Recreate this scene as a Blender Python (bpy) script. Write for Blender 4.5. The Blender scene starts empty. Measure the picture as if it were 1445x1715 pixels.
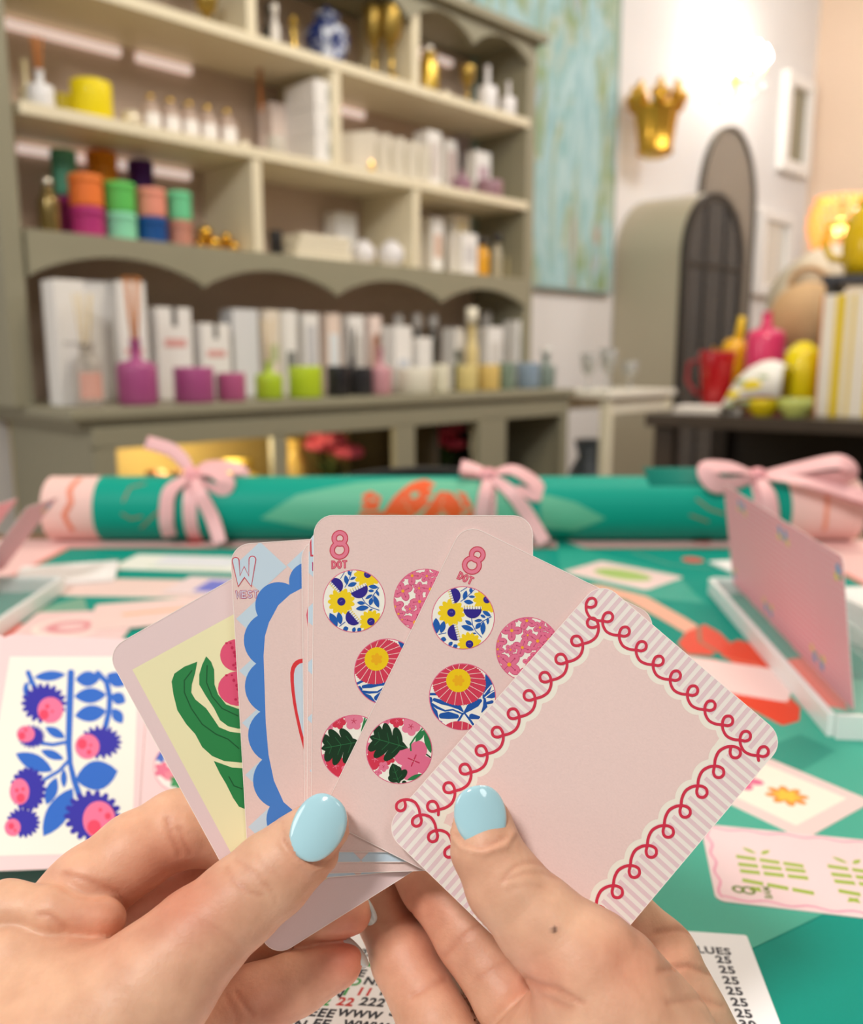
import bpy, bmesh, math, random
import numpy as np
from mathutils import Vector, Matrix
from mathutils.geometry import tessellate_polygon
random.seed(7)
SC = bpy.context.scene
COL = SC.collection
PI = math.pi

# ------------------------------------------------------------------ camera
FPX = 1450.0                      # focal length in pixels of the 1445x1715 frame
PITCH = math.radians(10.1)
CAM = np.array([0, 0, 0.96])
FW = np.array([0, math.cos(PITCH), -math.sin(PITCH)])
UP = np.array([0, math.sin(PITCH), math.cos(PITCH)])
RT = np.array([1.0, 0, 0])
cd = bpy.data.cameras.new('camera'); cam = bpy.data.objects.new('camera', cd); COL.objects.link(cam)
cam.location = CAM; cam.rotation_euler = (PI/2 - PITCH, 0, 0)
cd.sensor_fit = 'HORIZONTAL'; cd.sensor_width = 36; cd.lens = 36 * FPX / 1445
cd.clip_start = 0.01; cd.clip_end = 60
cd.dof.use_dof = True; cd.dof.focus_distance = 0.224; cd.dof.aperture_fstop = 12.5
SC.camera = cam

# ------------------------------------------------------------------ world, lights, exposure
SC.view_settings.view_transform = 'Standard'
SC.view_settings.look = 'None'
SC.view_settings.gamma = 1
SC.view_settings.use_curve_mapping = False
SC.view_settings.exposure = 0.0
wd = bpy.data.worlds.new('world'); SC.world = wd; wd.use_nodes = True
wd.node_tree.nodes['Background'].inputs[0].default_value = (1.0, 0.95, 0.90, 1)
wd.node_tree.nodes['Background'].inputs[1].default_value = 0.15

def area(name, loc, target, size, power, col):
    ld = bpy.data.lights.new(name, 'AREA'); ld.shape = 'DISK'; ld.size = size; ld.energy = power; ld.color = col
    o = bpy.data.objects.new(name, ld); COL.objects.link(o); o.location = loc
    o.rotation_euler = (Vector(target) - Vector(loc)).to_track_quat('-Z', 'Y').to_euler()
    return o
area('ceiling_light', (-0.8, -0.95, 2.6), (0, 0.25, 0.85), 0.45, 38, (1.0, 0.97, 0.93))
area('ceiling_light', (1.1, -1.5, 2.6), (0.1, 0.3, 0.85), 0.9, 9, (1.0, 0.97, 0.94))
area('ceiling_light', (0.7, 1.25, 2.9), (0.1, 1.0, 0.8), 0.9, 8, (1.0, 0.93, 0.84))
area('left_fill_light', (-2.7, 0.2, 1.7), (0.2, 0.6, 0.8), 1.2, 13, (1.0, 0.97, 0.95))  # added fill lamp on the left for the rack cards; no window there
area('ceiling_light', (0.75, 1.5, 2.95), (0.0, 2.6, 1.3), 0.8, 24, (1.0, 0.88, 0.68))
area('ceiling_light', (2.3, 2.3, 3.1), (1.9, 4.3, 1.3), 1.0, 40, (0.98, 0.97, 1.0))
area('ceiling_light', (3.2, 3.9, 3.1), (2.9, 5.0, 1.3), 0.8, 15, (0.99, 0.97, 0.98))

# ------------------------------------------------------------------ pixels of the photograph to points of the place
def ray(x, y): return FW + RT * (x - 722.5) / FPX - UP * (y - 857.5) / FPX
def P(x, y, d): return CAM + d * ray(x, y)
TZ = 0.753
def onz(x, y, z=TZ):
    r = ray(x, y); return CAM + r * (z - CAM[2]) / r[2]
PHI = math.radians(44.6)
HU = np.array([math.sin(PHI), math.cos(PHI), 0]); HN = np.array([math.cos(PHI), -math.sin(PHI), 0])
HO = P(60, 600, 2.1); HO[2] = 0
HRZ = PI/2 - PHI
def hp(x, y, w=0):               # pixel -> (s along the hutch, z, depth) on the plane w in front of its face
    r = ray(x, y); t = (HN @ (HO - CAM) + w) / (HN @ r); p = CAM + t * r
    return (p - HO) @ HU, p[2], t
def hw(s, w, z): return HO + HU * s + HN * w + np.array([0, 0, z])

# ------------------------------------------------------------------ materials
def lin(c):
    return tuple((v/255/12.92 if v/255 <= 0.04045 else ((v/255+0.055)/1.055)**2.4) for v in c)
_M = {}
def M(rgb, rough=0.5, metal=0.0, coat=0.0, trans=0.0, emit=0.0, noise=0.0, scale=40.0, bump=0.0, spec=0.5, ior=1.45, sss=0.0, alpha=1.0):
    key = (tuple(rgb), rough, metal, coat, trans, emit, noise, scale, bump, spec, ior, sss, alpha)
    if key in _M: return _M[key]
    m = bpy.data.materials.new('surface'); m.use_nodes = True
    nt = m.node_tree; b = nt.nodes['Principled BSDF']; c = lin(rgb)
    b.inputs['Base Color'].default_value = (*c, 1); b.inputs['Roughness'].default_value = rough
    b.inputs['Metallic'].default_value = metal; b.inputs['Coat Weight'].default_value = coat
    b.inputs['Transmission Weight'].default_value = trans; b.inputs['IOR'].default_value = ior
    b.inputs['Specular IOR Level'].default_value = spec
    b.inputs['Alpha'].default_value = alpha
    if sss:
        b.inputs['Subsurface Weight'].default_value = sss; b.inputs['Subsurface Radius'].default_value = (1, 0.4, 0.25); b.inputs['Subsurface Scale'].default_value = 0.003
    if emit:
        b.inputs['Emission Color'].default_value = (*c, 1); b.inputs['Emission Strength'].default_value = emit
    if noise or bump:
        tc = nt.nodes.new('ShaderNodeTexCoord'); n = nt.nodes.new('ShaderNodeTexNoise')
        n.inputs['Scale'].default_value = scale; n.inputs['Detail'].default_value = 4
        nt.links.new(tc.outputs['Object'], n.inputs['Vector'])
        if noise:
            mx = nt.nodes.new('ShaderNodeMix'); mx.data_type = 'RGBA'
            mx.inputs[6].default_value = tuple(max(0, v*(1-noise)) for v in c) + (1,)
            mx.inputs[7].default_value = tuple(min(1, v*(1+noise)) for v in c) + (1,)
            nt.links.new(n.outputs['Fac'], mx.inputs[0]); nt.links.new(mx.outputs[2], b.inputs['Base Color'])
        if bump:
            bp = nt.nodes.new('ShaderNodeBump'); bp.inputs['Strength'].default_value = bump; bp.inputs['Distance'].default_value = 0.0004
            nt.links.new(n.outputs['Fac'], bp.inputs['Height']); nt.links.new(bp.outputs['Normal'], b.inputs['Normal'])
    _M[key] = m
    return m

# ------------------------------------------------------------------ mesh builder
class MB:
    def __init__(self): self.v = []; self.f = []; self.m = []; self.s = []
    def add(self, vs, fs, m=0, smooth=False):
        o = len(self.v); self.v += [tuple(map(float, p)) for p in vs]
        for f in fs: self.f.append([i + o for i in f]); self.m.append(m); self.s.append(smooth)
        return self
    def box(self, c, s, m=0, rz=0, rx=0, ry=0):
        R3 = Matrix.Rotation(rz, 3, 'Z') @ Matrix.Rotation(ry, 3, 'Y') @ Matrix.Rotation(rx, 3, 'X')
        vs = [Vector(c) + R3 @ Vector((sx*s[0]/2, sy*s[1]/2, sz*s[2]/2)) for sx in (-1, 1) for sy in (-1, 1) for sz in (-1, 1)]
        return self.add(vs, [(0,1,3,2),(4,6,7,5),(0,4,5,1),(2,3,7,6),(0,2,6,4),(1,5,7,3)], m)
    def lathe(self, prof, m=0, seg=28, c=(0,0,0), R3=None, sx=1, sy=1, wob=None):
        vs = []; fs = []; n = len(prof)
        for k in range(seg):
            a = 2*PI*k/seg
            for (r, z) in prof:
                q = r*(1 + (wob(a, z) if wob else 0))
                p = Vector((q*math.cos(a)*sx, q*math.sin(a)*sy, z))
                if R3 is not None: p = R3 @ p
                vs.append(Vector(c) + p)
        for k in range(seg):
            k2 = (k+1) % seg
            for i in range(n-1): fs.append((k*n+i, k2*n+i, k2*n+i+1, k*n+i+1))
        if prof[0][0] > 1e-6: fs.append([k*n for k in range(seg)][::-1])
        if prof[-1][0] > 1e-6: fs.append([k*n+n-1 for k in range(seg)])
        return self.add(vs, fs, m, True)
    def tube(self, pts, r, m=0, seg=8, flat=1.0, caps=True, up=None):
        pts = [Vector(p) for p in pts]; n = len(pts)
        rs = r if isinstance(r, (list, tuple)) else [r]*n
        vs = []; fs = []; pn = None
        for i, p in enumerate(pts):
            t = (pts[min(i+1, n-1)] - pts[max(i-1, 0)]).normalized()
            if pn is None:
                ref = Vector(up) if up else (Vector((0,0,1)) if abs(t.z) < .9 else Vector((1,0,0)))
                pn = ref
            nn = (pn - t*pn.dot(t)).normalized(); pn = nn; b = t.cross(nn)
            for k in range(seg):
                a = 2*PI*k/seg; vs.append(p + nn*math.sin(a)*rs[i]*flat + b*math.cos(a)*rs[i])
        for i in range(n-1):
            for k in range(seg):
                k2 = (k+1) % seg; fs.append((i*seg+k, i*seg+k2, (i+1)*seg+k2, (i+1)*seg+k))
        if caps: fs.append(list(range(seg))[::-1]); fs.append([(n-1)*seg+k for k in range(seg)])
        return self.add(vs, fs, m, True)
    def ball(self, c, r, m=0, seg=16, rings=10, R3=None):
        r = r if isinstance(r, (tuple, list)) else (r, r, r)
        prof = [(math.sin(PI*i/rings), -math.cos(PI*i/rings)) for i in range(rings+1)]
        prof[0] = (0, -1); prof[-1] = (0, 1)
        vs = []; fs = []; n = len(prof)
        for k in range(seg):
            a = 2*PI*k/seg
            for (q, z) in prof:
                p = Vector((q*math.cos(a)*r[0], q*math.sin(a)*r[1], z*r[2]))
                if R3 is not None: p = R3 @ p
                vs.append(Vector(c) + p)
        for k in range(seg):
            k2 = (k+1) % seg
            for i in range(n-1): fs.append((k*n+i, k2*n+i, k2*n+i+1, k*n+i+1))
        return self.add(vs, fs, m, True)
    def prism(self, poly, h0, h1, m=0, axis='z'):     # extrude a 2-D outline
        def mk(p, h): return {'z': (p[0], p[1], h), 'y': (p[0], h, p[1]), 'x': (h, p[0], p[1])}[axis]
        n = len(poly); vs = [mk(p, h0) for p in poly] + [mk(p, h1) for p in poly]
        fs = [[i, (i+1) % n, n+(i+1) % n, n+i] for i in range(n)]
        for tri in tessellate_polygon([[Vector((p[0], p[1], 0)) for p in poly]]):
            fs.append(list(tri)[::-1]); fs.append([n+i for i in tri])
        return self.add(vs, fs, m)
    def build(self, name, mats, parent=None, loc=(0,0,0), rz=0, label=None, cat=None, group=None, kind=None, bevel=0, mw=None, fixn=True):
        me = bpy.data.meshes.new(name); me.from_pydata(self.v, [], self.f)
        mats = mats if isinstance(mats, (list, tuple)) else [mats]
        for m in mats: me.materials.append(m)
        me.polygons.foreach_set('material_index', self.m); me.polygons.foreach_set('use_smooth', self.s)
        if fixn:
            bm = bmesh.new(); bm.from_mesh(me); bmesh.ops.remove_doubles(bm, verts=bm.verts, dist=1e-7)
            bmesh.ops.recalc_face_normals(bm, faces=bm.faces); bm.to_mesh(me); bm.free()
        me.update()
        o = bpy.data.objects.new(name, me); COL.objects.link(o)
        if parent: o.parent = parent
        if mw is not None: o.matrix_world = mw
        else: o.location = tuple(map(float, loc)); o.rotation_euler = (0, 0, rz)
        if bevel:
            b = o.modifiers.new('b', 'BEVEL'); b.width = bevel; b.segments = 2; b.limit_method = 'ANGLE'
        tag(o, label, cat, group, kind)
        return o
def tag(o, label=None, cat=None, group=None, kind=None):
    if label: o['label'] = label
    if cat: o['category'] = cat
    if group: o['group'] = group
    if kind: o['kind'] = kind
    return o
def thing(name, label, cat, loc=(0,0,0), rz=0, group=None, mw=None):
    o = bpy.data.objects.new(name, None); COL.objects.link(o)
    o.empty_display_size = 0.02
    if mw is not None: o.matrix_world = mw
    else: o.location = tuple(map(float, loc)); o.rotation_euler = (0, 0, rz)
    return tag(o, label, cat, group)
def copy_tree(o, label, loc, rz=None, parent=None):
    c = o.copy(); COL.objects.link(c)
    if parent: c.parent = parent
    else:
        c.location = tuple(map(float, loc)); c['label'] = label
        if rz is not None: c.rotation_euler = (0, 0, rz)
    for ch in list(o.children): copy_tree(ch, None, None, None, c)
    return c
# ================================================================== the room
WALL = M((231, 229, 227), 0.75, noise=0.03, scale=3)
PEACH = M((232, 208, 184), 0.75, noise=0.03, scale=3)  # glow of the orange lamp put into the right wall's colour
GREY = M((150, 146, 124), 0.5, noise=0.04, scale=8)
GREYD = M((132, 127, 106), 0.5, noise=0.04, scale=8)
CREAM = M((236, 226, 198), 0.5, noise=0.03, scale=8)
BACKB = M((206, 184, 166), 0.6, noise=0.03, scale=6)
def slab(name, pts, thick, n, m):
    pts = [Vector(p) for p in pts]; off = Vector(n) * -thick
    b = MB(); k = len(pts)
    b.add(pts + [p + off for p in pts], [list(range(k)), list(range(k, 2*k))[::-1]] + [[i, (i+1) % k, k+(i+1) % k, k+i] for i in range(k)])
    return b.build(name, m, kind='structure')
WW = -0.30
H = 3.3
S0, S1 = -2.2, 5.25
a, b_ = hw(S0, WW, 0), hw(S1, WW, 0)
slab('wall_back', [a, b_, b_ + [0, 0, H], a + [0, 0, H]], 0.1, HN, WALL)
c = hw(S1, 5.0, 0)
slab('wall_right', [b_, c, c + [0, 0, H], b_ + [0, 0, H]], 0.1, -HU, PEACH)
slab('floor', [(-4, -2.5, 0), (7.5, -2.5, 0), (7.5, 7.5, 0), (-4, 7.5, 0)], 0.1, (0, 0, 1), M((150, 128, 105), 0.5, noise=0.15, scale=2))
slab('ceiling', [(-4, -2.5, H), (7.5, -2.5, H), (7.5, 7.5, H), (-4, 7.5, H)], -0.1, (0, 0, 1), M((240, 234, 226), 0.8))
bb = MB(); L = S1 - S0
bb.box((L/2, -0.008, 0.06), (L, 0.016, 0.12)); bb.build('baseboard_back', M((235, 228, 216), 0.5), loc=hw(S0, WW, 0), rz=HRZ, kind='structure')

# ================================================================== hutch (local x along it, -y towards the room)
hutch = thing('display_hutch', 'tall grey hutch with cream shelves and scalloped trim, standing along the back wall', 'hutch', HO, HRZ)
XL, XR, DB, DT = 0.0, 1.915, 0.28, 0.28
def part(name, mats, fn, bevel=0.003, label=None):
    m = MB(); fn(m); return m.build(name, mats, hutch, bevel=bevel, label=label)
for xx in (-0.03, 1.92):
    part('side_panel', [GREY], lambda m: m.box((xx, 0.145, 0.84 + 0.64), (0.05, 0.27, 1.28)))
part('back_panel', [BACKB], lambda m: m.box(((XL+XR)/2, 0.286, 1.475), (XR-XL+0.06, 0.012, 1.27)), 0, 'pinkish beige back board')
for zz in (1.535, 1.835):
    part('shelf', [CREAM], lambda m: m.box(((XL+XR)/2, 0.142, zz), (XR-XL-0.02, 0.275, 0.03)), 0.003, 'cream shelf board')
for xx, z0, z1 in ((0.665, 1.262, 1.52), (1.305, 1.262, 1.52), (0.965, 1.55, 1.82), (0.665, 1.85, 2.12), (1.305, 1.85, 2.12)):
    part('divider', [CREAM], lambda m: m.box((xx, 0.145, (z0+z1)/2), (0.032, 0.27, z1-z0)), 0.003, 'cream upright divider')
def scallop(x0, x1, zpk, zlo, n, ends):
    per = (x1-x0)/n; out = []
    for i in range(n*24+1):
        x = x0 + (x1-x0)*i/(n*24); t = ((x-x0)/per) % 1.0
        out.append((x, zlo + (zpk-zlo)*abs(math.sin(PI*t))**0.75))
    return out
def apron(m):
    e = scallop(XL, XR-0.02, 1.212, 1.152, 4, 0)
    m.prism([(XR-0.02, 1.262), (XL, 1.262)] + e, 0.0, 0.022, axis='y')
part('scalloped_rail', [GREY], apron, 0)
part('shelf', [CREAM], lambda m: m.box(((XL+XR)/2, 0.15, 1.25), (XR-XL-0.02, 0.255, 0.022)))
def crown(m):
    e = scallop(XL, XR-0.02, 2.10, 2.035, 6, 0)
    m.prism([(XR-0.02, 2.15), (XL, 2.15)] + e, 0.0, 0.022, axis='y')
part('scalloped_crown', [GREY], crown, 0)
part('top_board', [GREY], lambda m: m.box(((XL+XR)/2, 0.13, 2.135), (XR-XL+0.09, 0.33, 0.03)))
LED = M((255, 232, 222), 0.4, emit=0.55)
for x0, x1, zz in ((0.10, 0.60, 1.50), (0.05, 0.40, 1.80), (0.45, 0.62, 1.80), (1.02, 1.30, 1.80), (1.36, 1.75, 2.07)):
    part('light_strip', [LED], lambda m: m.box(((x0+x1)/2, 0.27, zz), (x1-x0, 0.016, 0.022)), 0, 'pale light strip under a shelf')
# base cabinet with the wide counter
part('counter', [GREY], lambda m: (m.box((0.93, 0.02, 0.832), (1.92, 0.54, 0.026)), m.box((0.93, 0.02, 0.81), (1.88, 0.51, 0.02))), 0.004)
FR = -0.23
BX0, BX1 = 0.02, 1.86
part('base_side', [GREY], lambda m: m.box((BX0+0.012, 0.02, 0.4), (0.024, 0.5, 0.8)))
part('base_side', [GREY], lambda m: m.box((BX1-0.012, 0.02, 0.4), (0.024, 0.5, 0.8)))
part('base_back', [M((196, 174, 118), 0.6)], lambda m: m.box((0.94, 0.265, 0.4), (1.84, 0.012, 0.8)), 0, 'ochre lit back of the lower cabinet')
part('base_shelf', [GREYD], lambda m: m.box((0.94, 0.02, 0.46), (1.80, 0.47, 0.02)))
part('plinth', [GREYD], lambda m: m.box((0.94, 0.02, 0.06), (1.82, 0.46, 0.12)))
def frame(m):
    m.box((0.94, FR, 0.775), (1.84, 0.022, 0.05))
    m.box((0.94, FR, 0.16), (1.84, 0.022, 0.08))
    for x0, x1 in ((0.02, 0.075), (0.515, 0.56), (0.965, 1.05), (1.35, 1.495), (1.82, 1.86)):
        m.box(((x0+x1)/2, FR, 0.45), (x1-x0, 0.022, 0.62))
part('face_frame', [GREY], frame, 0.002)
ld = bpy.data.lights.new('cabinet_lamp', 'POINT'); ld.energy = 4.5; ld.color = (1, .8, .42); ld.shadow_soft_size = .03
o = bpy.data.objects.new('cabinet_lamp', ld); COL.objects.link(o); o.location = hw(0.42, 0.02, 0.70)
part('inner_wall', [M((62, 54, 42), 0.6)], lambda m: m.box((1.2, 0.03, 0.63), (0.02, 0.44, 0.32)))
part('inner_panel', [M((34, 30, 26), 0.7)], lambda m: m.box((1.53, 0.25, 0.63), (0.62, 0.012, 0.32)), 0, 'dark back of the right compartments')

# ================================================================== painting, crown bracket, arched cabinet, mirrors on the back wall
def paint_mat():
    m = bpy.data.materials.new('painted_canvas'); m.use_nodes = True; nt = m.node_tree; b = nt.nodes['Principled BSDF']
    b.inputs['Roughness'].default_value = 0.6
    tc = nt.nodes.new('ShaderNodeTexCoord'); mp = nt.nodes.new('ShaderNodeMapping'); mp.inputs['Scale'].default_value = (5.5, 1, 1.3)
    n = nt.nodes.new('ShaderNodeTexNoise'); n.inputs['Scale'].default_value = 1.6; n.inputs['Detail'].default_value = 3; n.inputs['Distortion'].default_value = 0.7
    r = nt.nodes.new('ShaderNodeValToRGB'); e = r.color_ramp.elements
    cols = [(0.25, (104, 164, 170)), (0.36, (156, 198, 204)), (0.44, (180, 212, 214)), (0.50, (140, 188, 190)), (0.55, (186, 202, 188)), (0.60, (134, 160, 104)), (0.66, (160, 196, 204)), (0.74, (190, 158, 134))]
    e[0].position, e[0].color = cols[0][0], (*lin(cols[0][1]), 1); e[1].position, e[1].color = cols[-1][0], (*lin(cols[-1][1]), 1)
    for p_, c_ in cols[1:-1]: x = e.new(p_); x.color = (*lin(c_), 1)
    nt.links.new(tc.outputs['Object'], mp.inputs[0]); nt.links.new(mp.outputs[0], n.inputs['Vector']); nt.links.new(n.outputs['Fac'], r.inputs[0]); nt.links.new(r.outputs[0], b.inputs['Base Color'])
    return m
pt = thing('painting', 'large abstract blue and green painting hanging right of the hutch', 'painting', hw(2.385, WW, 1.28), HRZ)
m = MB(); m.box((0, -0.02, 0.8), (1.0, 0.03, 1.6)); m.build('canvas', paint_mat(), pt)
m = MB()
for q in ((-0.505, 0.8, 0.015, 1.62), (0.505, 0.8, 0.015, 1.62), (0, -0.005, 1.02, 0.015), (0, 1.605, 1.02, 0.015)): m.box((q[0], -0.02, q[1]), (q[2], 0.036, q[3]))
m.build('frame', M((150, 172, 168), 0.5), pt)

GOLD = M((214, 165, 62), 0.28, metal=0.9, noise=0.25, scale=60)
GOLDP = M((224, 178, 84), 0.35, metal=0.6)
cs, cz = hp(1092, 215, WW+0.14)[0], 2.10
cb = thing('crown_bracket', 'gilded crown shaped wall bracket on the pale wall above the grey cabinet', 'wall ornament', hw(cs, WW+0.16, cz - 0.18), HRZ)
m = MB(); m.lathe([(0.080, 0), (0.086, 0.012), (0.078, 0.03), (0.088, 0.10), (0.102, 0.20), (0.108, 0.215), (0.098, 0.22), (0.0, 0.20)], wob=lambda a, z: 0.05*math.cos(10*a) if z > .02 else 0, seg=60); m.build('cup', GOLD, cb)
for k in range(7):
    a = 2*PI*k/7 + 0.2; m = MB()
    r = 0.104; cx, cy = r*math.cos(a), r*math.sin(a)
    m.ball((cx, cy, 0.235), (0.035, 0.035, 0.045)); m.ball((cx*1.05, cy*1.05, 0.285), (0.018, 0.018, 0.034))
    m.ball((cx*1.2-cy*.25, cy*1.2+cx*.25, 0.25), 0.02); m.ball((cx*1.2+cy*.25, cy*1.2-cx*.25, 0.25), 0.02)
    m.build('leaf_point', GOLD, cb)
m = MB(); m.lathe([(0.0, -0.02), (0.05, -0.015), (0.066, 0.0), (0.0, 0.004)]); m.build('foot', M((250, 214, 130), 0.4, metal=0.3), cb)

def arch_outline(w, z0, zs, r, n=24, grow=0.0):
    pts = [(-w/2-grow, z0), (w/2+grow, z0), (w/2+grow, zs)]
    for i in range(1, n): a = PI*i/n; pts.append(((w/2+grow)*math.cos(a), zs + (r+grow)*math.sin(a)))
    pts.append((-w/2-grow, zs)); return pts
def ring_prism(m, outer, inner, y0, y1, mi=0):
    n = len(outer)
    vs = [(p[0], y0, p[1]) for p in outer] + [(p[0], y0, p[1]) for p in inner] + [(p[0], y1, p[1]) for p in outer] + [(p[0], y1, p[1]) for p in inner]
    fs = []
    for i in range(n):
        j = (i+1) % n
        fs += [(i, j, n+j, n+i), (2*n+i, 2*n+j, 3*n+j, 3*n+i), (i, j, 2*n+j, 2*n+i), (n+i, n+j, 3*n+j, 3*n+i)]
    m.add(vs, fs, mi)
CW = 0.62; cs0 = 2.96
cab = thing('arched_cabinet', 'grey arch topped display cabinet with dark glazed door against the back wall', 'cabinet', hw(cs0 + CW/2, WW, 0), HRZ)
m = MB(); outer = arch_outline(CW, 0.0, 1.44, 0.31); inner = arch_outline(CW-0.05, 0.03, 1.44, 0.285)
ring_prism(m, outer, inner, -0.36, -0.01); m.build('body', M((182, 174, 152), 0.45), cab)
m = MB(); m.prism(inner, -0.03, -0.012, axis='y'); m.build('back_panel', M((70, 70, 66), 0.5), cab)
m = MB(); ring_prism(m, arch_outline(CW, 0.02, 1.44, 0.31), arch_outline(CW-0.075, 0.055, 1.44, 0.272), -0.385, -0.362)
for xx in (-0.1, 0.1): m.box((xx, -0.374, 0.87), (0.012, 0.02, 1.66))
m.box((0, -0.374, 1.40), (CW-0.06, 0.02, 0.02)); dr = m.build('door', M((34, 32, 30), 0.4), cab)
m = MB(); m.prism(arch_outline(CW-0.075, 0.055, 1.44, 0.272), -0.376, -0.371, axis='y'); m.build('glass_pane', M((120, 124, 126), 0.08, trans=0.75, ior=1.3), dr)
for zz in (0.5, 0.95, 1.4):
    m = MB(); m.box((0, -0.19, zz), (CW-0.06, 0.3, 0.016)); m.build('shelf', M((190, 190, 184), 0.3), cab)
ms, mz = 4.10, 1.0
mir = thing('arched_mirror', 'tall arched mirror with thin dark rim on the wall beyond the grey cabinet', 'mirror', hw(ms, WW, 0), HRZ)
m = MB(); ring_prism(m, arch_outline(0.64, 0.85, 1.82, 0.42, grow=0.018), arch_outline(0.64, 0.85, 1.82, 0.42), -0.035, 0.0); m.build('rim', M((90, 84, 74), 0.4), mir)
m = MB(); m.prism(arch_outline(0.64, 0.85, 1.82, 0.42), -0.022, -0.008, axis='y'); m.build('mirror_glass', M((150, 148, 142), 0.12, metal=0.55), mir)
def wall_frame(x0, x1, z0, z1, label, w=0.05, inner=(206, 204, 196), metal=0.7):
    t = thing('framed_mirror', label, 'mirror', hw((x0+x1)/2, WW, (z0+z1)/2), HRZ)
    W, Hh = x1-x0, z1-z0; m = MB()
    for q in ((-W/2+w/2, 0, w, Hh), (W/2-w/2, 0, w, Hh), (0, Hh/2-w/2, W-2*w, w), (0, -Hh/2+w/2, W-2*w, w)): m.box((q[0], -0.025, q[1]), (q[2], 0.05, q[3]))
    m.build('frame', M((246, 244, 240), 0.4), t, bevel=0.006)
    m = MB(); m.box((0, -0.012, 0), (W-2*w, 0.01, Hh-2*w)); m.build('mirror_glass', M(inner, 0.15, metal=metal), t)
wall_frame(4.74, 5.16, 2.12, 2.70, 'white framed mirror high on the pale wall beside the chandelier', 0.07, (150, 146, 122), 0.2)
wall_frame(4.50, 4.98, 1.35, 1.86, 'white framed mirror low on the wall behind the pink vase', 0.06, (235, 235, 228), 0.3)
p0 = hp(1440, 40, 0)
rw = thing('air_vent', 'white rectangular vent box high on the lamplit wall at the upper right edge', 'vent', hw(S1-0.005, 0.55, 2.75), HRZ)
m = MB(); m.box((-0.02, 0, 0), (0.05, 0.8, 0.4)); m.build('housing', M((232, 228, 220), 0.5), rw, bevel=0.01)
m = MB()
for k in range(6): m.box((-0.05, 0, -0.14+0.056*k), (0.012, 0.7, 0.03), ry=0.5)
m.build('louvre', M((205, 202, 196), 0.5), rw)

# chandelier
ch_p = P(1232, 112, 4.72)
ch = thing('chandelier', 'bright crystal chandelier hanging before the pale wall', 'chandelier', ch_p)
m = MB(); m.tube([(0, 0, 0.0), (0, 0, H - ch_p[2])], 0.006); m.build('chain', M((200, 196, 186), 0.3, metal=0.8), ch)
m = MB(); m.lathe([(0, -0.16), (0.02, -0.15), (0.012, -0.1), (0.035, -0.06), (0.012, -0.02), (0.02, 0.05), (0, 0.1)]); m.build('stem', M((214, 180, 110), 0.3, metal=0.8), ch)
BULB = M((255, 246, 232), 0.4, emit=60)
CRY = M((244, 244, 246), 0.05, trans=0.6, spec=0.8)
for k in range(9):
    a = 2*PI*k/9 + 0.3; r = 0.15; m = MB()
    m.tube([(0.01*math.cos(a), 0.01*math.sin(a), -0.06), (r*.6*math.cos(a), r*.6*math.sin(a), -0.09), (r*math.cos(a), r*math.sin(a), -0.03), (r*math.cos(a), r*math.sin(a), 0.0)], 0.006); am = m.build('arm', M((214, 180, 110), 0.3, metal=0.8), ch)
    m = MB(); m.lathe([(0, 0), (0.02, 0.012), (0.026, 0.035), (0.012, 0.07), (0, 0.09)], c=(r*math.cos(a), r*math.sin(a), 0.0)); m.build('bulb', BULB, am)
for k in range(14):
    a = 2*PI*k/14; r = 0.15 if k % 2 else 0.09; m = MB()
    m.lathe([(0, -0.03), (0.011, -0.012), (0.011, 0.0), (0, 0.02)], seg=6, c=(r*math.cos(a), r*math.sin(a), -0.10 - 0.05*(k % 2 == 0) - 0.012*(k % 3))); m.build('crystal_drop', CRY, ch)
ld = bpy.data.lights.new('chandelier_light', 'POINT'); ld.energy = 6; ld.color = (1, .97, .95); ld.shadow_soft_size = .12
o = bpy.data.objects.new('chandelier_light', ld); COL.objects.link(o); o.location = ch_p + np.array([0, 0, 0.08])
# ================================================================== goods on the hutch
def at(px, py, w, z):
    s, _, t = hp(px, py, w); return hw(s, w, z), t / FPX
ZC, ZF, Z2, Z1 = 0.846, 1.262, 1.551, 1.851        # counter, low shelf, middle shelf, top shelf
WHITE = (243, 241, 238)
def carton(px, py, hpx, wpx, w, z, label, col=WHITE, depth=0.07, mark=(226, 168, 164), group=None, mh=0.1, notch=None, my=0.5):
    loc, k = at(px, py, w, z); W, Hh = wpx*k*0.95, hpx*k
    t = thing('carton', label, 'box', loc, HRZ, group)
    m = MB(); m.box((0, 0, Hh/2), (W, depth, Hh)); m.build('box_body', M(col, 0.55), t, bevel=0.002)
    if mark:
        m = MB(); m.box((0, -depth/2-0.0006, Hh*my), (W*0.62, 0.0012, Hh*mh)); m.build('printed_label', M(mark, 0.6), t)
    if notch:
        m = MB(); m.box((0, -depth/2-0.0006, Hh*0.9), (W*0.14, 0.0012, Hh*0.2)); m.box((0, -depth/2-0.0006, Hh*0.16), (W*0.16, 0.0012, Hh*0.3)); m.build('dark_window', M(notch, 0.5), t)
    return t
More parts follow.
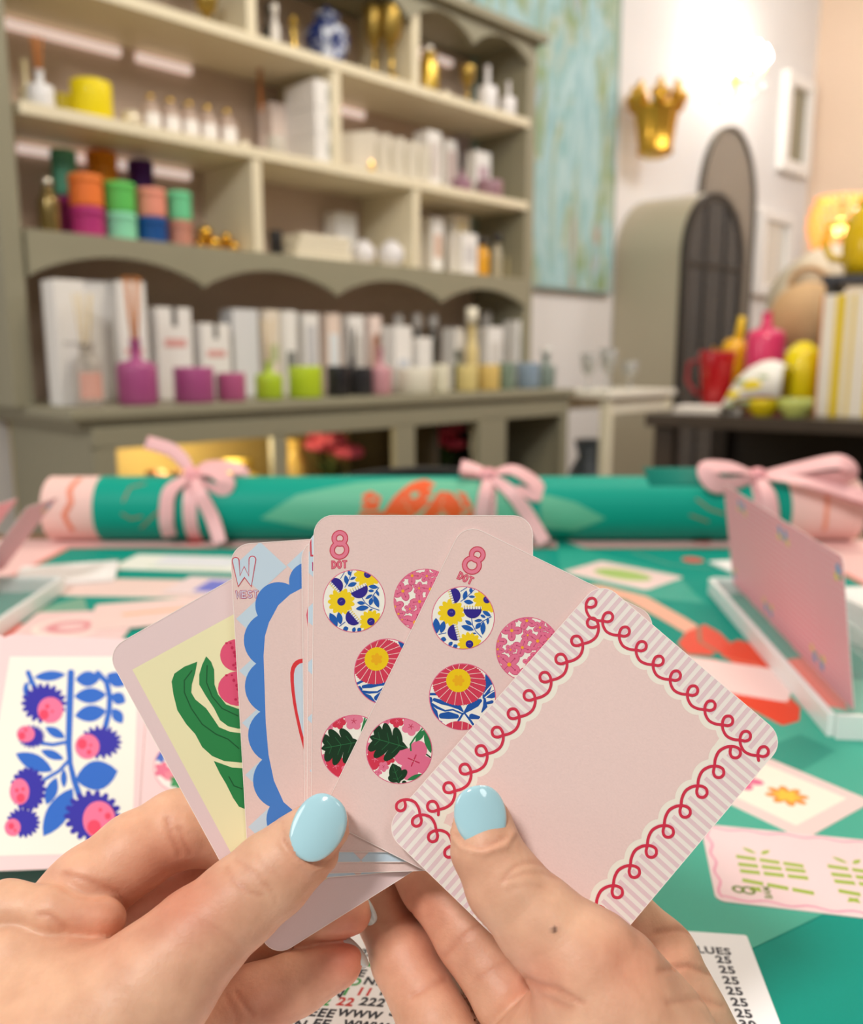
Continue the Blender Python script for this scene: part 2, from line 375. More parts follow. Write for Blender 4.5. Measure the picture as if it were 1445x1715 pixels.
def candle(px, py, hpx, wpx, w, z, col, label, wob=None, wax=None, group=None, name='candle_jar', cat='candle', rough=0.35, taper=1.0):
    loc, k = at(px, py, w, z); r, Hh = wpx*k/2, hpx*k
    t = thing(name, label, cat, loc, HRZ, group)
    m = MB(); m.lathe([(0, 0), (r*0.92*taper, 0), (r*taper, Hh*0.06), (r, Hh*0.94), (r*0.97, Hh), (r*0.9, Hh*0.99), (r*0.88, Hh*0.86), (0, Hh*0.86)], wob=wob, seg=40); m.build('jar', M(col, rough, coat=0.2), t)
    m = MB(); m.lathe([(0, Hh*0.862), (r*0.86, Hh*0.862), (r*0.86, Hh*0.9), (0, Hh*0.9)]); m.build('wax', M(wax or tuple(min(255, int(c*0.6+100)) for c in col), 0.5), t)
    m = MB(); m.tube([(0, 0, Hh*0.9), (0.0005, 0, Hh*0.97)], 0.001, seg=5); m.build('wick', M((70, 60, 50), 0.8), t)
    return t
def bottle(px, py, hpx, wpx, w, z, col, label, cap=None, neck=0.34, body=0.62, lab=None, reeds=None, group=None, square=False, trans=0.0, capball=False, name='bottle', cat='bottle', rough=0.3, metal=0, coat=0.3, rl=1.0, reedcol=(206, 128, 62)):
    loc, k = at(px, py, w, z); r, Hh = wpx*k/2, hpx*k
    t = thing(name, label, cat, loc, HRZ, group)
    rn = r*neck; hb = Hh*body
    m = MB(); m.lathe([(0, 0), (r*0.9, 0), (r, hb*0.08), (r, hb*0.86), (r*0.93, hb*0.96), (rn*1.3, hb*1.03), (rn, hb*1.1), (rn, Hh*0.96), (rn*1.15, Hh*0.97), (rn*1.15, Hh), (0, Hh)], seg=4 if square else 28, R3=Matrix.Rotation(PI/4, 3, 'Z') if square else None)
    m.build('glass_body', M(col, rough, trans=trans, coat=coat, metal=metal), t)
    if cap:
        m = MB()
        if capball: m.ball((0, 0, Hh*1.08), Hh*0.12)
        else: m.lathe([(0, Hh*0.9), (rn*1.5, Hh*0.9), (rn*1.5, Hh*1.12), (0, Hh*1.13)])
        m.build('stopper', cap if not isinstance(cap, tuple) else M(cap, 0.3), t)
    if lab:
        m = MB(); n = 9; vs = []
        for i in range(n):
            a = -PI/2 + (i-(n-1)/2)*0.26
            for zz in (hb*0.16, hb*0.72): vs.append((1.015*r*math.cos(a), 1.015*r*math.sin(a), zz))
        m.add(vs, [(2*i, 2*i+2, 2*i+3, 2*i+1) for i in range(n-1)], 0, True); m.build('paper_label', M(lab, 0.6), t)
    if reeds:
        for i in range(reeds):
            a = 2*PI*i/reeds + 0.4; q = rn*0.7; tip = Hh*0.85*rl
            m = MB(); m.tube([(q*.3*math.cos(a), q*.3*math.sin(a), Hh*0.6), (q*(1+rl)*math.cos(a), q*(1+rl)*math.sin(a), Hh + tip)], 0.0018, seg=6); m.build('reed', M(reedcol, 0.7), t)
    return t
# ---- counter row: cartons standing at the back
carton(112, 575, 205, 54, 0.06, ZC, 'tall white carton at the far left end of the hutch counter', mark=(206, 204, 202), mh=0.03)
carton(155, 560, 196, 60, -0.10, ZC, 'white carton behind the slim glass diffuser, second from the left end of the counter', mark=None, notch=None)
carton(214, 570, 195, 52, -0.04, ZC, 'white carton with pink print standing behind the plum diffuser bottle', my=0.42, mh=0.05)
carton(284, 590, 150, 66, -0.05, ZC, 'white carton with pink print just right of the plum diffuser bottle', notch=(70, 66, 62), my=0.62, mh=0.09)
carton(352, 600, 122, 58, -0.05, ZC, 'short white carton with pink print behind the round plum candles', notch=(80, 76, 72), my=0.6, mh=0.09)
carton(402, 585, 142, 52, -0.09, ZC, 'plain pale grey carton behind the small plum candle', col=(226, 227, 230), mark=None)
carton(446, 580, 140, 30, -0.07, ZC, 'narrow cream and white carton behind the lime diffuser bottle', col=(238, 226, 210), mark=(190, 200, 150), mh=0.2)
carton(476, 580, 138, 28, -0.05, ZC, 'white carton with grey window left of the lime candle jar', mark=(120, 122, 118), mh=0.25, my=0.4)
carton(510, 578, 132, 34, -0.08, ZC, 'white carton directly behind the lime candle jar', mark=(205, 205, 208), mh=0.7)
carton(548, 580, 130, 30, -0.09, ZC, 'blush and white carton left of the black candle jars', col=(240, 220, 206), mark=(232, 240, 244), mh=0.5)
carton(586, 578, 126, 34, -0.08, ZC, 'white carton standing behind the black candle jars', mark=(200, 196, 190), mh=0.5)
carton(618, 578, 124, 26, -0.09, ZC, 'slim pinkish carton right behind the rose diffuser bottle', col=(240, 222, 214), mark=(200, 150, 130), mh=0.5)
carton(664, 590, 108, 40, 0.0, ZC, 'white carton with faint grey print right of the rose diffuser bottle', mark=(208, 214, 224), mh=0.2, my=0.4)
carton(700, 600, 88, 34, 0.0, ZC, 'lower white carton in the middle of the counter, beside a grey printed one', mark=None)
carton(760, 580, 100, 26, -0.05, ZC, 'white carton right of the row of pump bottles', mark=(212, 208, 204), mh=0.5)
carton(818, 590, 100, 40, -0.04, ZC, 'white carton behind the amber candles at the right of the counter', mark=(220, 216, 210), mh=0.5)
carton(862, 580, 108, 28, -0.06, ZC, 'white carton at the far right end of the hutch counter', mark=(205, 203, 200), mh=0.6)
PLUM = (176, 84, 140); LIME = (176, 204, 44); BLK = (38, 36, 40)
gl = bottle(146, 615, 105, 44, 0.14, ZC, (226, 220, 212), 'slim clear glass diffuser with pale reeds at the left end of the counter', reeds=5, trans=0.7, body=0.75, neck=0.5, lab=(224, 170, 156), rl=0.9, reedcol=(226, 206, 160))
bottle(229, 622, 108, 66, 0.14, ZC, PLUM, 'plum diffuser bottle with orange reeds on the hutch counter', reeds=6, body=0.66, neck=0.26, rl=1.1)
candle(325, 641, 58, 66, 0.14, ZC, PLUM, 'large round plum candle jar on the hutch counter')
candle(388, 643, 46, 46, 0.14, ZC, (186, 92, 138), 'small plum candle jar beside the large plum one')
bottle(450, 632, 62, 46, 0.13, ZC, LIME, 'lime green diffuser bottle on the hutch counter', body=0.68, neck=0.26, reeds=4, rl=1.3, reedcol=(214, 190, 150))
candle(511, 636, 52, 56, 0.13, ZC, (190, 216, 44), 'lime green candle jar right of the lime bottle')
candle(566, 630, 50, 38, 0.12, ZC, BLK, 'black candle jar beside the lime candle')
bottle(590, 630, 60, 30, 0.08, ZC, BLK, 'black diffuser bottle between two black candle jars', reeds=4, body=0.7, reedcol=(40, 38, 36))
candle(608, 630, 46, 32, 0.12, ZC, (48, 46, 50), 'charcoal candle jar left of the rose diffuser bottle')
bottle(636, 620, 78, 40, 0.12, ZC, (206, 150, 160), 'dusty rose diffuser bottle in the middle of the counter', body=0.6, neck=0.3)
candle(694, 630, 42, 60, 0.13, ZC, (236, 232, 216), 'wide ivory candle jar in front of the white cartons')
candle(738, 628, 46, 30, 0.13, ZC, (232, 228, 206), 'tall ivory candle jar right of the wide ivory one')
candle(782, 622, 42, 36, 0.12, ZC, (226, 208, 140), 'pale yellow candle jar on the right half of the counter')
candle(818, 620, 42, 38, 0.12, ZC, (226, 196, 118), 'amber candle jar right of the pale yellow one')
candle(848, 612, 44, 30, 0.12, ZC, (128, 148, 132), 'grey green candle jar near the right end of the counter')
candle(884, 610, 42, 40, 0.10, ZC, (140, 160, 180), 'grey blue candle jar near the right end of the counter')
bottle(914, 605, 60, 34, 0.1, ZC, (150, 168, 160), 'sea green glass bottle at the right end of the counter', cap=(226, 226, 222), trans=0.4)
for i, (px, lb) in enumerate(((668, 'pump bottle with white cap, leftmost of the row behind the ivory candles'), (699, 'pump bottle with white cap, middle of the row behind the ivory candles'), (725, 'pump bottle with white cap, rightmost of the row behind the ivory candles'), (814, 'pump bottle with white cap behind the amber candle jar'), (840, 'pump bottle with white cap behind the grey green candle'))):
    bottle(px, 565, 110, 22, -0.15, ZC, (96, 94, 88), lb, cap=WHITE, body=0.8, neck=0.5, group='pump bottles at the back of the counter')
bottle(790, 545, 120, 22, 0.02, ZC, (232, 212, 150), 'slender cream bottle with tall pale stopper on the right of the counter', cap=(250, 244, 224), body=0.6, neck=0.6)
bottle(768, 615, 60, 18, 0.09, ZC, (88, 100, 60), 'small olive green bottle behind the yellow candles', body=0.7, neck=0.4, cap=(58, 70, 46))
# ---- low shelf
def stack(px, py0, py1, wpx, w, low, high, lablow, labhigh, rise=0):
    wob = lambda a, z: 0.02*math.cos(22*a)
    l1, k = at(px, (py0+py1)/2, w, ZF)
    h = (py1-py0)*k/2
    for i, (c, lb) in enumerate(((low, lablow), (high, labhigh))):
        if c is None: continue
        loc = l1 + np.array([0, 0, h*i*1.02]); r = wpx*k/2
        t = thing('lidded_candle', lb, 'candle', loc, HRZ, 'ribbed candles stacked on the low shelf')
        m = MB(); m.lathe([(0, 0), (r*.94, 0), (r, h*.06), (r*0.97, h*.25), (r, h*.3), (r*.97, h*.5), (r, h*.55), (r*.97, h*.7), (r, h*.74)], wob=wob, seg=66); m.build('jar', M(c, 0.5), t)
        m = MB(); m.lathe([(0, h*.745), (r*1.02, h*.745), (r*1.02, h*.96), (r*.95, h*1.0), (0, h*1.0)], wob=wob, seg=66); m.build('lid', M(tuple(min(255, int(v*1.06)) for v in c), 0.5), t)
stack(110, 250, 397, 40, -0.20, (160, 30, 116), (96, 176, 146), 'magenta ribbed candle at the back left of the low shelf, under a teal one', 'teal ribbed candle on top of the back left stack')
stack(146, 300, 402, 54, -0.10, (182, 50, 122), (252, 132, 62), 'magenta ribbed candle under the coral orange one', 'coral orange ribbed candle on top of a magenta one')
stack(174, 254, 404, 48, -0.21, (170, 90, 40), (240, 142, 8), 'brown ribbed candle hidden under the amber one at the back', 'amber orange ribbed candle topmost at the back of the low shelf')
stack(202, 312, 407, 50, -0.10, (142, 222, 186), (102, 206, 100), 'mint ribbed candle under the leaf green one', 'leaf green ribbed candle on top of a mint one')
stack(238, 266, 408, 40, -0.21, (80, 20, 90), (74, 20, 112), 'dark plum ribbed candle under the deep purple one', 'deep purple ribbed candle topmost behind the pink one')
stack(254, 320, 410, 48, -0.10, (14, 78, 150), (244, 158, 138), 'royal blue ribbed candle under the salmon pink one', 'salmon pink ribbed candle on top of a blue one')
stack(300, 325, 416, 42, -0.12, (196, 136, 120), (116, 216, 162), 'dusty brown ribbed candle under the turquoise one', 'turquoise green ribbed candle topmost at the right of the stacks')
bottle(82, 350, 80, 34, -0.10, ZF, (140, 120, 70), 'smoky gold glass bottle with silver ball stopper left of the candle stacks', cap=M((224, 220, 206), 0.15, metal=0.8), capball=True, body=0.8, neck=0.5, metal=0.6, rough=0.2)
def gold_knot(px, py, sz, lb):
    loc, k = at(px, py, -0.1, ZF); r = sz*k/2
    t = thing('gold_ornament', lb, 'ornament', loc, HRZ)
    for j in range(5):
        a = 2*PI*j/5; m = MB(); m.ball((r*.55*math.cos(a), r*.55*math.sin(a), r*(.55 + .75*(j % 2))), r*.52); m.build('gold_ball', M((224, 178, 70), 0.12, metal=1.0), t)
gold_knot(348, 395, 44, 'left cluster of shiny gold balls on the low shelf')
gold_knot(382, 398, 36, 'right cluster of shiny gold balls next to the upright divider')
candle(462, 412, 44, 22, -0.10, ZF, (34, 32, 34), 'small black candle jar left of the white trays')
def tray(px, py, wpx, i, lb):
    loc, k = at(px, py, -0.11, ZF + 0.026*i); t = thing('tray', lb, 'tray', loc, HRZ, 'white trays stacked on the low shelf')
    W = wpx*k; m = MB(); m.box((0, 0, 0.012), (W, 0.14, 0.024)); m.build('base', M((240, 232, 210), 0.5), t, bevel=0.006)
    m = MB(); m.box((0, 0, 0.0245), (W*0.9, 0.11, 0.002)); m.build('inlay', M((226, 220, 204), 0.5), t)
tray(522, 430, 118, 0, 'bottom white tray of the stack of three on the low shelf')
tray(522, 415, 112, 1, 'middle white tray of the stack of three on the low shelf')
tray(524, 400, 104, 2, 'top white tray of the stack of three on the low shelf')
carton(570, 375, 90, 46, -0.23, ZF, 'white carton standing behind the tray stack on the low shelf', mark=(225, 222, 216))
carton(640, 395, 78, 44, -0.22, ZF, 'off white carton behind two white ball vases', col=(232, 226, 212), mark=None)
def ball_vase(px, py, sz, lb):
    loc, k = at(px, py, -0.08, ZF); r = sz*k/2
    t = thing('round_vase', lb, 'vase', loc, HRZ)
    m = MB(); m.lathe([(0, 0), (r*.5, 0.002), (r*.9, r*.5), (r, r), (r*.9, r*1.5), (r*.45, r*1.9), (r*.4, r*1.95), (r*.3, r*1.9), (0, r*1.5)]); m.build('body', M((238, 236, 240), 0.3, coat=.4), t)
    m = MB(); m.lathe([(r*.36, r*1.94), (r*.46, r*1.94), (r*.46, r*2.05), (r*.36, r*2.05)]); m.build('neck_ring', M((230, 228, 230), 0.3), t)
ball_vase(608, 425, 40, 'left white ball vase right of the tray stack')
ball_vase(655, 430, 44, 'right white ball vase beside the upright divider')
carton(722, 398, 92, 30, -0.15, ZF, 'white carton just right of the second divider on the low shelf', mark=(214, 180, 160), mh=0.4)
carton(762, 400, 100, 46, -0.18, ZF, 'cream topped white carton at the back of the right low compartment', col=(246, 242, 230), mark=(248, 238, 200), my=0.8, mh=0.25)
carton(775, 430, 66, 40, -0.07, ZF, 'white carton beside the orange glass jar', mark=(214, 212, 212), mh=0.4)
bottle(807, 437, 56, 24, -0.06, ZF, (238, 172, 40), 'orange glass jar with dark stopper on the low shelf', cap=(60, 54, 50), body=0.75, neck=0.6)
bottle(832, 430, 66, 18, -0.10, ZF, (214, 204, 176), 'clear small bottle with dark top right of the orange jar', cap=(60, 58, 56), body=0.7, neck=0.6, trans=.3)
bottle(856, 432, 60, 22, -0.10, ZF, (206, 192, 150), 'beige bottle with white top at the right end of the low shelf', cap=WHITE, body=0.7, neck=0.5)
# ---- middle shelf
bottle(66, 130, 62, 44, -0.06, Z2, (240, 240, 244), 'white square diffuser bottle with reeds at the left end of the middle shelf', reeds=5, body=0.62, neck=0.3, rl=1.0, square=False)
bottle(38, 90, 90, 20, -0.15, Z2, (238, 226, 190), 'slim ivory bottle behind the white diffuser', body=0.5, neck=.5, lab=(240, 236, 220))
candle(152, 147, 62, 66, -0.08, Z2, (250, 228, 0), 'large bright yellow candle on the middle shelf', rough=0.6)
candle(108, 148, 44, 42, -0.15, Z2, (226, 206, 0), 'smaller yellow candle behind the large yellow one', rough=0.6)
def glass_ball(px, py, sz, lb, z=Z2):
    loc, k = at(px, py, -0.09, z); r = sz*k/2
    t = thing('candle_globe', lb, 'candle holder', loc, HRZ)
    m = MB(); m.lathe([(0, 0), (r*.6, 0), (r, r*.9), (r*.8, r*1.6), (r*.7, r*1.62), (r*.85, r*.9), (0, r*.3)]); m.build('bowl', M((232, 222, 200), 0.15, metal=.3), t)
    m = MB(); m.ball((0, 0, r*1.3), r*.55); m.build('ball', M((248, 244, 240), 0.1, metal=.4), t)
glass_ball(218, 170, 36, 'shiny glass globe left of the little labelled bottles')
glass_ball(408, 220, 22, 'tiny glass globe at the right of the labelled bottles')
for i, (px, lb) in enumerate(((252, 'first little labelled bottle from the left, with pink neck'), (285, 'second little labelled bottle from the left'), (316, 'third little labelled bottle from the left, middle of five'), (347, 'fourth little labelled bottle from the left'), (380, 'fifth little labelled bottle from the left, nearest the glass globe'))):
    py = 180 + (px-252)*0.2
    bottle(px, py, 54, 32, -0.09, Z2, (214, 190, 176), lb, cap=M((224, 190, 96), 0.2, metal=.9), capball=True, lab=(250, 246, 244), body=0.82, neck=0.55, trans=.3, group='little labelled bottles on the middle shelf')
carton(465, 200, 100, 56, -0.21, Z2, 'pale pinkish carton at the back left of the white carton pile', col=(226, 210, 204), mark=None)
bottle(437, 175, 80, 16, -0.16, Z2, (210, 190, 180), 'small clear diffuser with orange reeds before the pinkish carton', reeds=4, rl=1.0, body=.5, trans=.3)
candle(462, 236, 32, 34, -0.08, Z2, (206, 200, 190), 'small stone coloured candle in front of the white cartons')
for i, (yy, lb) in enumerate(((0, 'bottom white carton of the pile beside the middle divider'), (1, 'second white carton up in the pile beside the middle divider'), (2, 'top white carton of the pile beside the middle divider'))):
    loc, k = at(524, 200, -0.10, Z2); h = 0.078
    t = thing('carton', lb, 'box', loc + np.array([0, 0, h*i*1.01]), HRZ, 'white cartons piled on the middle shelf')
    m = MB(); m.box((0, 0, h/2), (0.10, 0.15, h)); m.build('box_body', M((240, 238, 236), .5), t, bevel=.002)
    m = MB(); m.box((0.012, -0.0757, h*.5), (0.03, 0.0012, h*.5)); m.build('printed_label', M((178, 180, 172), .6), t)
for i, px in enumerate((598, 622, 646, 670, 690)):
    loc, k = at(px, 245 + (px-598)*0.2, -0.10, Z2); h = 0.135
    t = thing('gift_book', ['first', 'second', 'third', 'fourth', 'fifth'][i] + ' white book from the left in the leaning row on the middle shelf', 'book', loc, HRZ + 0.5, 'white books leaning in a row on the middle shelf')
    m = MB(); m.box((0, 0, h/2), (0.012, 0.13, h)); m.build('cover', M((240, 234, 222), .5), t, bevel=.001)
    m = MB(); m.box((0.0, -0.066, h*.45), (0.008, 0.0015, h*.5)); m.build('spine_print', M((170, 166, 140), .6), t)
tl = candle(622, 282, 12, 12, -0.02, Z2, (250, 214, 130), 'lit tealight before the leaning white books', name='tealight')
m = MB(); m.lathe([(0, 0.016), (0.004, 0.022), (0, 0.034)]); m.build('flame', M((255, 190, 90), .5, emit=12), tl)
carton(716, 248, 92, 34, -0.12, Z2, 'white carton right of the leaning books', mark=(214, 206, 202), mh=.6)
carton(745, 252, 88, 30, -0.16, Z2, 'white striped carton behind the mauve diffuser', mark=(200, 180, 176), mh=.6)
carton(798, 265, 78, 40, -0.15, Z2, 'white carton with mauve print between diffuser and bowl', mark=(196, 170, 180), mh=.4)
bottle(773, 290, 36, 32, -0.07, Z2, (150, 108, 128), 'mauve diffuser bottle with black reeds on the middle shelf', reeds=6, body=.65, rl=2.0, reedcol=(60, 48, 56))
candle(820, 303, 28, 44, -0.07, Z2, (158, 122, 134), 'mauve bowl candle at the right end of the middle shelf')
# ---- top shelf
bottle(448, 15, 70, 22, -0.12, Z1, (36, 32, 30), 'black bottle at the left of the top shelf compartment', cap=(40, 36, 34))
bottle(460, 38, 60, 16, -0.06, Z1, (236, 232, 228), 'slim white bottle in front of the black one on the top shelf', cap=(240, 236, 230), neck=.5)
def candlestick(px, py, hpx, wpx, w, z, lb, mat, cat='candlestick'):
    loc, k = at(px, py, w, z); r, h = wpx*k/2, hpx*k
    t = thing('candlestick', lb, cat, loc, HRZ)
    m = MB(); m.lathe([(0, 0), (r, 0), (r*.9, h*.05), (r*.35, h*.12), (r*.5, h*.3), (r*.25, h*.45), (r*.5, h*.6), (r*.3, h*.75), (r*.7, h*.86), (r*.7, h*.9), (0, h*.9)]); m.build('stick', mat, t)
    m = MB(); m.lathe([(0, h*.9), (r*.4, h*.9), (r*.4, h*1.05), (0, h*1.05)]); m.build('socket', mat, t)
GLD = M((196, 164, 78), 0.25, metal=.85)
candlestick(491, 45, 60, 26, -0.08, Z1, 'short brass candlestick left of the blue and white vase', GLD)
loc, k = at(547, 60, -0.11, Z1); r = 36*k
bv = thing('ginger_jar', 'blue and white patterned jar on the top shelf', 'vase', loc, HRZ)
def chinablue():
    m = bpy.data.materials.new('blue_white_glaze'); m.use_nodes = True; nt = m.node_tree; b = nt.nodes['Principled BSDF']; b.inputs['Roughness'].default_value = .15
    v = nt.nodes.new('ShaderNodeTexNoise'); v.inputs['Scale'].default_value = 38; v.inputs['Detail'].default_value = 2
    tc = nt.nodes.new('ShaderNodeTexCoord'); r_ = nt.nodes.new('ShaderNodeValToRGB')
    r_.color_ramp.elements[0].position = .5; r_.color_ramp.elements[0].color = (*lin((34, 50, 110)), 1); r_.color_ramp.elements[1].position = .62; r_.color_ramp.elements[1].color = (*lin((200, 208, 226)), 1)
    nt.links.new(tc.outputs['Object'], v.inputs['Vector']); nt.links.new(v.outputs['Fac'], r_.inputs[0]); nt.links.new(r_.outputs[0], b.inputs['Base Color']); return m
CB = chinablue()
m = MB(); m.lathe([(0, 0), (r*.8, 0), (r*.85, r*.12), (r*.7, r*.3), (r*1.08, r*1.2), (r*.95, r*1.75), (r*.55, r*2.0), (r*.5, r*2.2), (0, r*2.2)]); m.build('body', CB, bv)
m = MB(); m.lathe([(0, r*2.2), (r*.6, r*2.2), (r*.62, r*2.35), (r*.3, r*2.55), (r*.12, r*2.6), (r*.16, r*2.75), (0, r*2.82)]); m.build('lid', CB, bv)
def trophy(px, py, hpx, wpx, lb, w=-0.1):
    loc, k = at(px, py, w, Z1); r, h = wpx*k/2, hpx*k
    t = thing('gold_goblet', lb, 'goblet', loc, HRZ)
    m = MB(); m.lathe([(0, 0), (r*.7, 0), (r*.6, h*.06), (r*.2, h*.12), (r*.2, h*.4), (r*.32, h*.42), (r*.2, h*.45), (0, h*.45)]); m.build('stem', GLD, t)
    m = MB(); m.lathe([(0, h*.45), (r*.3, h*.47), (r*.8, h*.62), (r, h*.97), (r*.96, h), (r*.9, h*.97), (r*.7, h*.64), (0, h*.52)]); m.build('cup', M((176, 146, 70), .3, metal=.7), t)
trophy(626, 45, 120, 36, 'tall brass goblet, left of the pair on the top shelf')
trophy(655, 62, 118, 40, 'tall brass goblet, right of the pair on the top shelf', -0.05)
bottle(718, 118, 72, 34, -0.1, Z1, (206, 172, 70), 'gold lantern with clear bulb on the top shelf', cap=M((236, 232, 224), .1, metal=.5), capball=True, metal=.8, body=.8, neck=.7)
glass_ball(746, 150, 22, 'small glass globe right of the gold lantern', Z1)
trophy(783, 148, 60, 26, 'small bright gold cup on the top shelf', -0.05)
bottle(816, 152, 72, 34, -0.06, Z1, (240, 238, 240), 'tall white bottle vase, left of the pair at the right end of the top shelf', body=.55, neck=.25)
bottle(851, 165, 56, 26, -0.05, Z1, (240, 238, 240), 'shorter white bottle vase at the right end of the top shelf', body=.55, neck=.25)
trophy(345, 2, 60, 40, 'brass cup at the left of the top shelf')
# ---- lower cabinet contents
ZB = 0.47
def bouquet(px, py, w, lb, flower, leaf, n=6, sz=0.028, spread=0.06, h=0.10):
    loc, k = at(px, py, w, ZB)
    t = thing('flower_pot', lb, 'flowers', loc, HRZ)
    m = MB(); m.lathe([(0, 0), (0.04, 0), (0.055, 0.09), (0.05, 0.09), (0.045, 0.02), (0, 0.02)]); m.build('pot', M((216, 200, 160), .5), t)
    rnd = random.Random(px)
    for i in range(n):
        a = 2*PI*i/n + .3; q = spread*(0.5 + .5*rnd.random()); m = MB()
        c = (q*math.cos(a), q*math.sin(a), h + 0.06*rnd.random())
        for j in range(6):
            b2 = 2*PI*j/6; m.ball((c[0] + sz*.5*math.cos(b2), c[1] + sz*.5*math.sin(b2), c[2]), (sz*.5, sz*.5, sz*.4), seg=8, rings=6)
        m.ball(c, sz*.5, seg=8, rings=6); m.build('blossom', M(flower, .6), t)
        m = MB(); e = (c[0]*1.4, c[1]*1.4, c[2]*.75)
        m.tube([(0, 0, .08), ((e[0])*.6, e[1]*.6, e[2]*.95), e], [.004, .022, .003], flat=.25); m.build('leaf', M(leaf, .6), t)
bouquet(555, 755, 0.05, 'pink blossoms in a pot inside the second lower compartment', (226, 96, 126), (60, 78, 40), 5, .05, .07, .2)
bouquet(735, 745, 0.02, 'red and pink blossoms over green leaves in the third lower compartment', (222, 70, 96), (70, 100, 44), 8, .045, .09, .19)
bouquet(885, 765, -0.04, 'pale green hydrangeas in the dark right lower compartment', (150, 172, 84), (60, 80, 40), 6, .045, .10, .15)
candlestick(792, 740, 110, 24, 0.18, ZB + .05, 'ivory candlestick at the right of the third lower compartment', M((236, 224, 184), .4))
bottle(400, 770, 110, 90, -0.02, ZB, (236, 208, 110), 'wide golden vase lit inside the first lower compartment', body=.75, neck=.5, rough=.3)
bottle(495, 770, 130, 40, 0.0, ZB, (240, 206, 120), 'tall golden vase at the left of the second lower compartment', body=.7, neck=.6)
bouquet(290, 775, 0.0, 'dark foliage arrangement in the first lower compartment', (206, 150, 120), (54, 50, 26), 6, .03, .08, .14)
# ================================================================== right of the hutch: white console, dark table and its goods
def glassy(px, py, hpx, wpx, d, z, lb, col=(226, 226, 222), cat='glass'):
    loc = P(px, py, d); loc[2] = z; k = d/FPX; r, h = wpx*k/2, hpx*k
    t = thing('glass_goblet', lb, cat, loc)
    m = MB(); m.lathe([(0, 0), (r*.6, 0), (r*.5, h*.05), (r*.12, h*.1), (r*.12, h*.35), (r*.8, h*.55), (r, h), (r*.93, h), (r*.7, h*.58), (0, h*.42)]); m.build('bowl', M(col, .08, trans=.6), t)
    m = MB(); m.lathe([(0, h*.43), (r*.6, h*.56), (r*.68, h*.7), (0, h*.7)]); m.build('candle_wax', M((246, 238, 206), .4), t)
cw = hw(2.18, 0.20, 0)
con = thing('console_table', 'narrow white console at the right end of the hutch', 'table', cw, HRZ)
m = MB(); m.box((0, 0, .822), (.50, .34, .026)); m.build('table_top', M((240, 236, 222), .4), con, bevel=.003)
for sx in (-1, 1):
    for sy in (-1, 1):
        m = MB(); m.box((sx*.215, sy*.14, .405), (.035, .035, .81)); m.build('leg', M((238, 232, 206), .4), con)
for sy in (-1, 1):
    m = MB(); m.box((0, sy*.14, .78), (.42, .02, .06)); m.build('apron', M((236, 230, 210), .4), con)
for px, h_, w_, lb in ((985, 60, 26, 'clear glass goblet at the left of the white console'), (1018, 66, 30, 'clear glass goblet in the middle of the white console'), (1055, 44, 28, 'low clear glass cup at the right of the white console')):
    s, _, t_ = hp(px, 620, .20); loc = hw(s, .2, .8355); glassy(px, 620, h_, w_, t_, .8355, lb)
dk = thing('water_jug', 'grey blue jug on the floor below the white console', 'jug', hw(2.22, .1, 0))
m = MB(); m.lathe([(0, 0), (.10, 0), (.12, .1), (.13, .35), (.08, .5), (.05, .55), (.07, .62), (.06, .62), (.045, .55), (0, .45)]); m.build('body', M((92, 100, 106), .3), dk)
m = MB(); m.tube([(.10, 0, .45), (.17, 0, .42), (.16, 0, .3), (.12, 0, .22)], .012); m.build('handle', M((150, 160, 170), .3), dk)

TZ2 = 0.80
A0 = onz(1080, 693, TZ2); A1 = onz(1470, 706, TZ2)
dv = (A1 - A0); LEN = 1.55; dv /= np.linalg.norm(dv); rzT = math.atan2(dv[1], dv[0])
tb = thing('display_table', 'dark topped display table at the right holding bright pitchers and bowls', 'table', A0, rzT)
tb.location.z = 0
m = MB(); m.box((LEN/2, .40, TZ2-.018), (LEN, .80, .036)); m.build('table_top', M((70, 60, 50), .35, noise=.2, scale=10), tb, bevel=.003)
for x in (.05, LEN-.05):
    for y in (.05, .75):
        m = MB(); m.box((x, y, .38), (.055, .055, .76)); m.build('leg', M((64, 54, 45), .4), tb)
m = MB(); m.box((LEN/2, .40, .30), (LEN-.05, .74, .025)); m.build('lower_shelf', M((84, 74, 62), .4), tb)
m = MB(); m.box((LEN/2, .775, .53), (LEN-.12, .012, .46)); m.build('added_dark_board', M((58, 50, 42), .6), tb)  # added board that keeps the space under the table dark
def ont(px, py, back=0.2, z=TZ2):        # a point `back` metres behind the table's front edge seen at pixel px
    nv = np.array([-dv[1], dv[0], 0]); r = ray(px, py); q = A0 + nv*back
    t = (nv @ (q - CAM)) / (nv @ r); p = CAM + t*r; p[2] = z; return p, t/FPX
# red pitcher
p, k = ont(1200, 610, .24); r = 31*k; h = 100*k
t = thing('pitcher', 'deep red pitcher on the dark table', 'pitcher', p, rzT)
m = MB(); m.lathe([(0, 0), (r*.6, 0), (r*.66, h*.05), (r*.85, h*.6), (r*.98, h*.97), (r*.95, h), (r*.9, h*.97), (r*.75, h*.55), (0, h*.1)]); m.build('body', M((172, 8, 20), .25, coat=.4), t)
m = MB(); m.tube([(-r*.9, 0, h*.85), (-r*1.5, 0, h*.8), (-r*1.55, 0, h*.5), (-r*1.1, 0, h*.3), (-r*.7, 0, h*.25)], r*.12); m.build('handle', M((150, 20, 34), .3), t)
p, k = ont(1282, 575, .45); r = 32*k; h = 160*k
t = thing('vase', 'hot pink vase with slim neck on the dark table', 'vase', p, rzT)
m = MB(); m.lathe([(0, 0), (r*.9, 0), (r, h*.05), (r, h*.72), (r*.9, h*.8), (r*.3, h*.84), (r*.24, h*.98), (r*.3, h), (0, h)]); m.build('body', M((238, 66, 120), .25, coat=.4), t)
